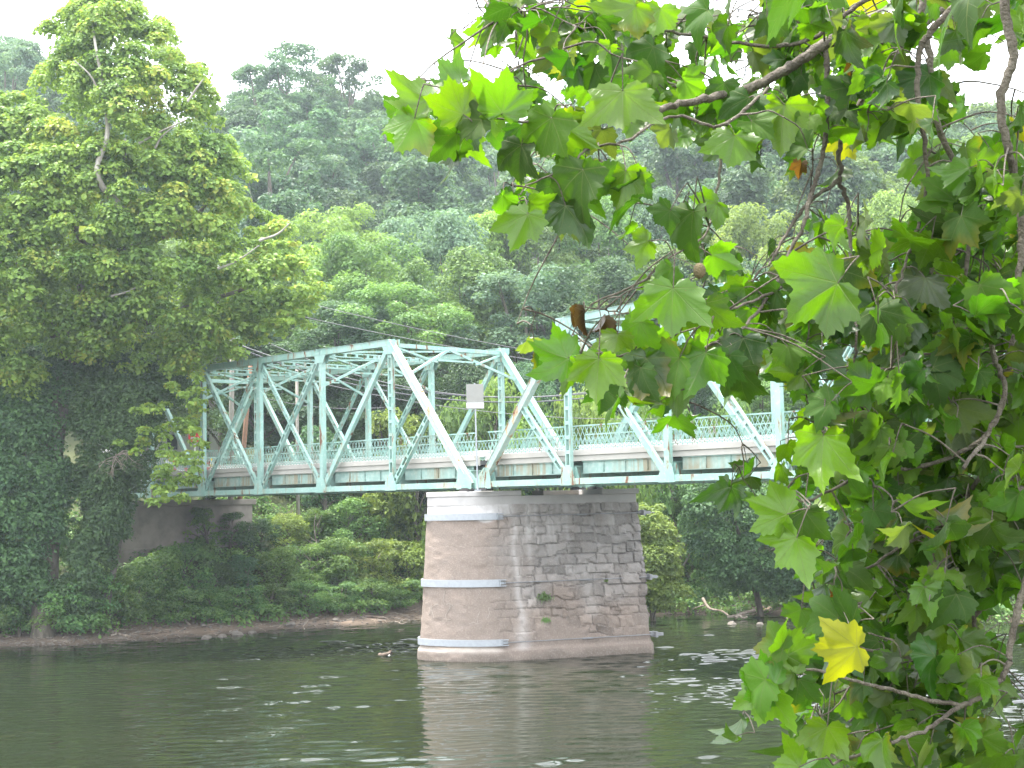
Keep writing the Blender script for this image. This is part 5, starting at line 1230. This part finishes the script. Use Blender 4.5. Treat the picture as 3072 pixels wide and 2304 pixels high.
# leaves that stand out in the picture: x, y, length, tip direction (0 up, 90 right, 180 down), depth, hue, yaw, pitch, flip
for x, y, l, a, d, hu, yw, pt, fl in (
    (900, 205, 105, 285, 4.5, .3, .5, .2, 1), (985, 215, 125, 335, 4.4, .85, .1, .1, 1), (1092, 205, 140, 10, 4.35, .85, -.1, .0, 1), (880, 290, 130, 205, 4.45, .9, .15, .1, 1), (975, 168, 90, 300, 4.6, .3, .9, .4, 1),
    (1010, 285, 130, 235, 4.4, .6, .9, .5, 0), (960, 315, 110, 225, 4.5, .6, -.9, .2, 0), (1180, 300, 140, 195, 4.4, .3, .8, .2, 0), (1235, 285, 110, 120, 4.5, .9, .3, .4, 1), (1120, 350, 110, 190, 4.5, .65, .7, .1, 0), (1130, 300, 100, 170, 4.55, .7, .2, .1, 0),
    (1345, 240, 150, 180, 4.3, .88, -.05, .05, 1), (1125, 495, 125, 205, 4.3, .85, .3, .1, 1), (1165, 450, 80, 120, 4.4, .3, .7, .4, 0), (1215, 480, 110, 190, 4.4, .6, .5, .1, 1), (1255, 420, 160, 185, 4.35, .65, 1.0, .1, 0), (1300, 395, 110, 110, 4.4, .65, .8, .3, 0), (1345, 410, 140, 190, 4.4, .9, .35, .1, 1), (1195, 425, 90, 210, 4.45, .7, .4, .2, 0),
    (1375, 530, 90, 250, 4.5, .9, .2, .1, 1), (1430, 470, 70, 230, 4.6, .7, .5, .2, 0), (1440, 600, 70, 210, 4.5, .3, .9, .2, 0), (1580, 330, 130, 190, 4.6, .9, .15, .05, 1), (1690, 270, 150, 185, 4.7, .9, .1, .1, 1), (1530, 455, 85, 230, 4.7, .85, .3, .2, 1), (1490, 500, 130, 190, 4.6, .5, 1.1, .1, 0), (1560, 560, 90, 110, 4.6, .9, .3, .3, 1),
    (1500, 185, 90, 110, 4.8, .3, .3, .3, 0), (1560, 205, 90, 190, 4.8, .65, .2, .1, 0), (1605, 245, 110, 200, 4.7, .5, .6, .1, 0),
    (1195, 765, 105, 285, 4.3, .8, .4, .3, 1), (1290, 812, 130, 185, 4.2, .9, .05, .05, 1), (1393, 810, 110, 185, 4.3, .7, .6, .0, 1), (1375, 830, 110, 195, 4.3, .5, 1.2, .1, 0), (1440, 800, 115, 225, 4.3, .4, .6, .3, 0), (1510, 800, 140, 200, 4.3, .9, .3, .1, 1), (1500, 780, 90, 90, 4.35, .4, .8, .4, 0), (1570, 800, 100, 190, 4.4, .65, .8, .1, 0), (1590, 770, 130, 200, 4.5, .6, .6, .1, 1), (1600, 830, 110, 175, 4.5, .7, .7, .1, 0),
    (1760, 640, 195, 240, 4.1, .9, -.1, .05, 1), (1450, 670, 165, 185, 4.2, .85, .1, .05, 1), (1375, 720, 80, 200, 4.3, .3, .8, .1, 0), (1400, 770, 90, 150, 4.4, .9, .5, .2, 1), (1530, 690, 110, 170, 4.4, .6, .5, .2, 0), (1330, 745, 80, 190, 4.3, .9, .3, .1, 1),
    (1775, 985, 150, 185, 4.5, .9, .1, .0, 1), (1665, 1098, 125, 290, 4.3, .85, .15, .1, 1), (1700, 1190, 120, 215, 4.3, .85, .3, .1, 1), (1730, 1140, 115, 190, 4.4, .65, .4, .1, 0), (1840, 830, 115, 265, 4.5, .7, .0, .1, 1), (1705, 805, 100, 265, 4.6, .85, .3, .2, 1), (1775, 790, 110, 180, 4.6, .7, .3, .1, 1), (1765, 880, 90, 250, 4.5, .3, .8, .3, 0),
    (1710, 1385, 110, 20, 4.3, .92, .3, .2, 1), (1660, 1395, 95, 280, 4.3, .3, .8, .5, 0), (1640, 1470, 100, 285, 4.25, .9, .5, .3, 1), (1625, 1490, 110, 230, 4.2, .3, .9, .3, 0), (1650, 1530, 110, 185, 4.25, .85, .4, .1, 1), (1720, 1500, 100, 190, 4.3, .65, .7, .1, 0), (1690, 1440, 90, 300, 4.3, .85, .4, .2, 1), (1780, 1340, 90, 260, 4.4, .3, .6, .3, 0), (1725, 1340, 80, 190, 4.5, .3, .5, .3, 0),
    (1700, 1650, 90, 280, 4.3, .9, .3, .3, 1), (1780, 1600, 110, 190, 4.4, .9, .3, .2, 1), (1100, 30, 90, 250, 5.0, .85, .3, .2, 1), (1060, 70, 70, 230, 5.0, .6, .6, .2, 0), (1180, 70, 80, 190, 5.0, .65, .5, .2, 1), (1240, 60, 80, 185, 5.0, .65, .5, .1, 0), (1350, 40, 120, 220, 4.9, .85, .2, .1, 1), (1290, 90, 90, 200, 5.0, .65, .4, .1, 1), (1215, 150, 90, 250, 5.0, .6, .5, .2, 1), (1275, 170, 90, 200, 5.0, .65, .6, .1, 0), (1395, 130, 100, 210, 4.9, .6, .6, .3, 0), (1420, 50, 110, 190, 4.9, .8, .3, .1, 1), (1500, 40, 100, 240, 4.9, .4, .8, .3, 0)):
    place(x, y, d, l, a, SZ=1.44 if abs(yw) < .36 else 1.26, hue=hu, yaw=yw * .75, pitch=pt, flip=bool(fl))
# the rest, as many as each part of the picture shows (100 x 100 squares from x = 800)
DENS = ['004676455766333', '001226455776522', '123554566666532', '000454213322455', '000122111134677', '000001211258999', '000000446788999', '000133456768999', '000023431579999', '000000002698776', '000000002599998', '000000000069999', '000000000479998', '000000000388765', '000000000478774', '000000001377652', '000000000277643']
for j, row in enumerate(DENS):
    for i, ch in enumerate(row):
        nl = int(ch) * (1.7 if int(ch) < 6 else 3.6); nl = int(nl) + (r.random() < nl % 1)
        k = 0
        while k < nl:
            x, y = 800 + i * 100 + r.uniform(0, 100), j * 100 + r.uniform(0, 100); dep = r.uniform(4.5, 6.0) if r.random() < .6 else r.uniform(6.0, 7.4)
            m_ = min(int(r.integers(2, 5)), nl - k)
            if any(((x - wx_) / a_) ** 2 + ((y - wy_) / b_) ** 2 < 1 for wx_, wy_, a_, b_ in WINDOWS): k += m_; continue
            grow(P(x, y - 30, dep) - TRX)
            for q in range(m_):
                ang = r.normal(190, 45); l = r.uniform(.085, .17) * FPX / K / dep
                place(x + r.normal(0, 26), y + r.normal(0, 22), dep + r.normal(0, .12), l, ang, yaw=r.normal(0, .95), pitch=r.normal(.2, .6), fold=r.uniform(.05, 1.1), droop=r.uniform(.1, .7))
            k += m_
top_lb = LeafBag()
for k in range(900):                                  # unseen upper crown, added to shade the hanging leaves below
    q = np.array([r.uniform(.6, 6.5), r.uniform(3.2, 9.5), 0]); q[2] = HC + q[1] * .285 + (r.random() ** 1.6) * 4.0 + .25
    if q[0] < 1.6 and r.random() < .5: continue
    a = r.uniform(0, 6.28); tp = np.array([math.cos(a), math.sin(a), r.normal(-.6, .4)])
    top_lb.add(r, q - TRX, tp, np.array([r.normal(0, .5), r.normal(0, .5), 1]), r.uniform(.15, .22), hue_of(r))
top_lb.build('upper_shade_foliage', tree)
for i in range(len(BR)):
    o = bags[i].build('branch', M['twig'], tree); branches.append(o)
    if lbags[i].n: lbags[i].build('foliage', o)
def special(name, items, host, label=None):
    for it in items:
        lb = LeafBag(); x, y, l, a, d, hu, fold, droop, yw = it; aa = math.radians(a); tp = UP * math.cos(aa) + RIGHT * math.sin(aa); sv = np.cross(tp, -FWD)
        size = l * K * d / FPX / 1.25; c = P(x, y, d) - TRX; o = c - tp * size * .42; i, _ = nearest(o)
        lb.add(r, o, tp, -FWD * math.cos(yw) + sv * math.sin(yw), size, hu, fold, droop, curl=0 if name == 'yellow_leaf' else None)
        ob = lb.build(name, branches[host]); tag(ob, label)
        if name == 'dead_leaf' or True:
            st = ALL[i]; b = Bag(); b.tube(smooth_line([st, (st + o) / 2 + [0, 0, .02], o], 6), .0016, 5); b.build('leaf_stalk', M['twig'], branches[host])
special('yellow_leaf', [(1812, 1402, 116, 262, 4.15, (.20, .195, .008), .08, .12, .1)], 10, 'yellow leaf low on the right above the water')
special('dead_leaf', [(1262, 692, 62, 185, 4.42, (.045, .022, .018), 2.4, .5, .6), (1292, 704, 56, 200, 4.42, (.05, .024, .018), 2.2, .6, -.5), (1320, 720, 46, 185, 4.45, (.055, .025, .018), 1.8, .4, .2)], 16, 'curled brown dead leaf')
special('dead_leaf', [(1728, 365, 40, 195, 4.8, (.08, .035, .022), 1.4, .5, .3), (2078, 495, 45, 185, 4.7, (.15, .05, .010), .9, .3, .2), (1838, 155, 34, 190, 4.9, (.05, .026, .02), 1.8, .5, .3), (1795, 1290, 40, 120, 4.6, (.14, .05, .02), 1.2, .4, .3)], 2, 'small brown withered leaf')
import bmesh
for x, y, d, s in ((1511, 585, 4.5, .019), (1408, 818, 4.4, .009)):
    bm = bmesh.new(); bmesh.ops.create_icosphere(bm, subdivisions=4, radius=s); 
    for v in bm.verts: v.co = Vector(v.co) * (1 + r.normal(0, .03)); v.co.z *= 1.25
    me = bpy.data.meshes.new('seed_ball'); bm.to_mesh(me); bm.free(); me.materials.append(M['fruit']); o = bpy.data.objects.new('seed_ball', me); COL.objects.link(o); o.parent = branches[14]; o.location = P(x, y, d) - TRX
    st = ALL[nearest(np.array(o.location) + [0, 0, .05])[0]]; b = Bag(); b.tube(smooth_line([st, np.array(o.location) * .5 + st * .5 + [0, 0, .01], np.array(o.location)], 6), .0013, 5); b.build('stalk', M['twig'], branches[14])

# ------------------------------------------------------------------ summer haze
hz = MB(); hz.box((0, 190, 57), (1300, 520, 124)); hb = hz.build('haze', None); tag(hb, 'pale summer haze over the river valley', 'haze', kind='stuff')
b = N('valley haze'); v = b.n('ShaderNodeVolumePrincipled', {'Color': (.80, .91, 1.0, 1), 'Density': HAZE, 'Anisotropy': .35}); b.put(b.out.inputs['Volume'], v.outputs[0]); hb.data.materials.append(b.m)
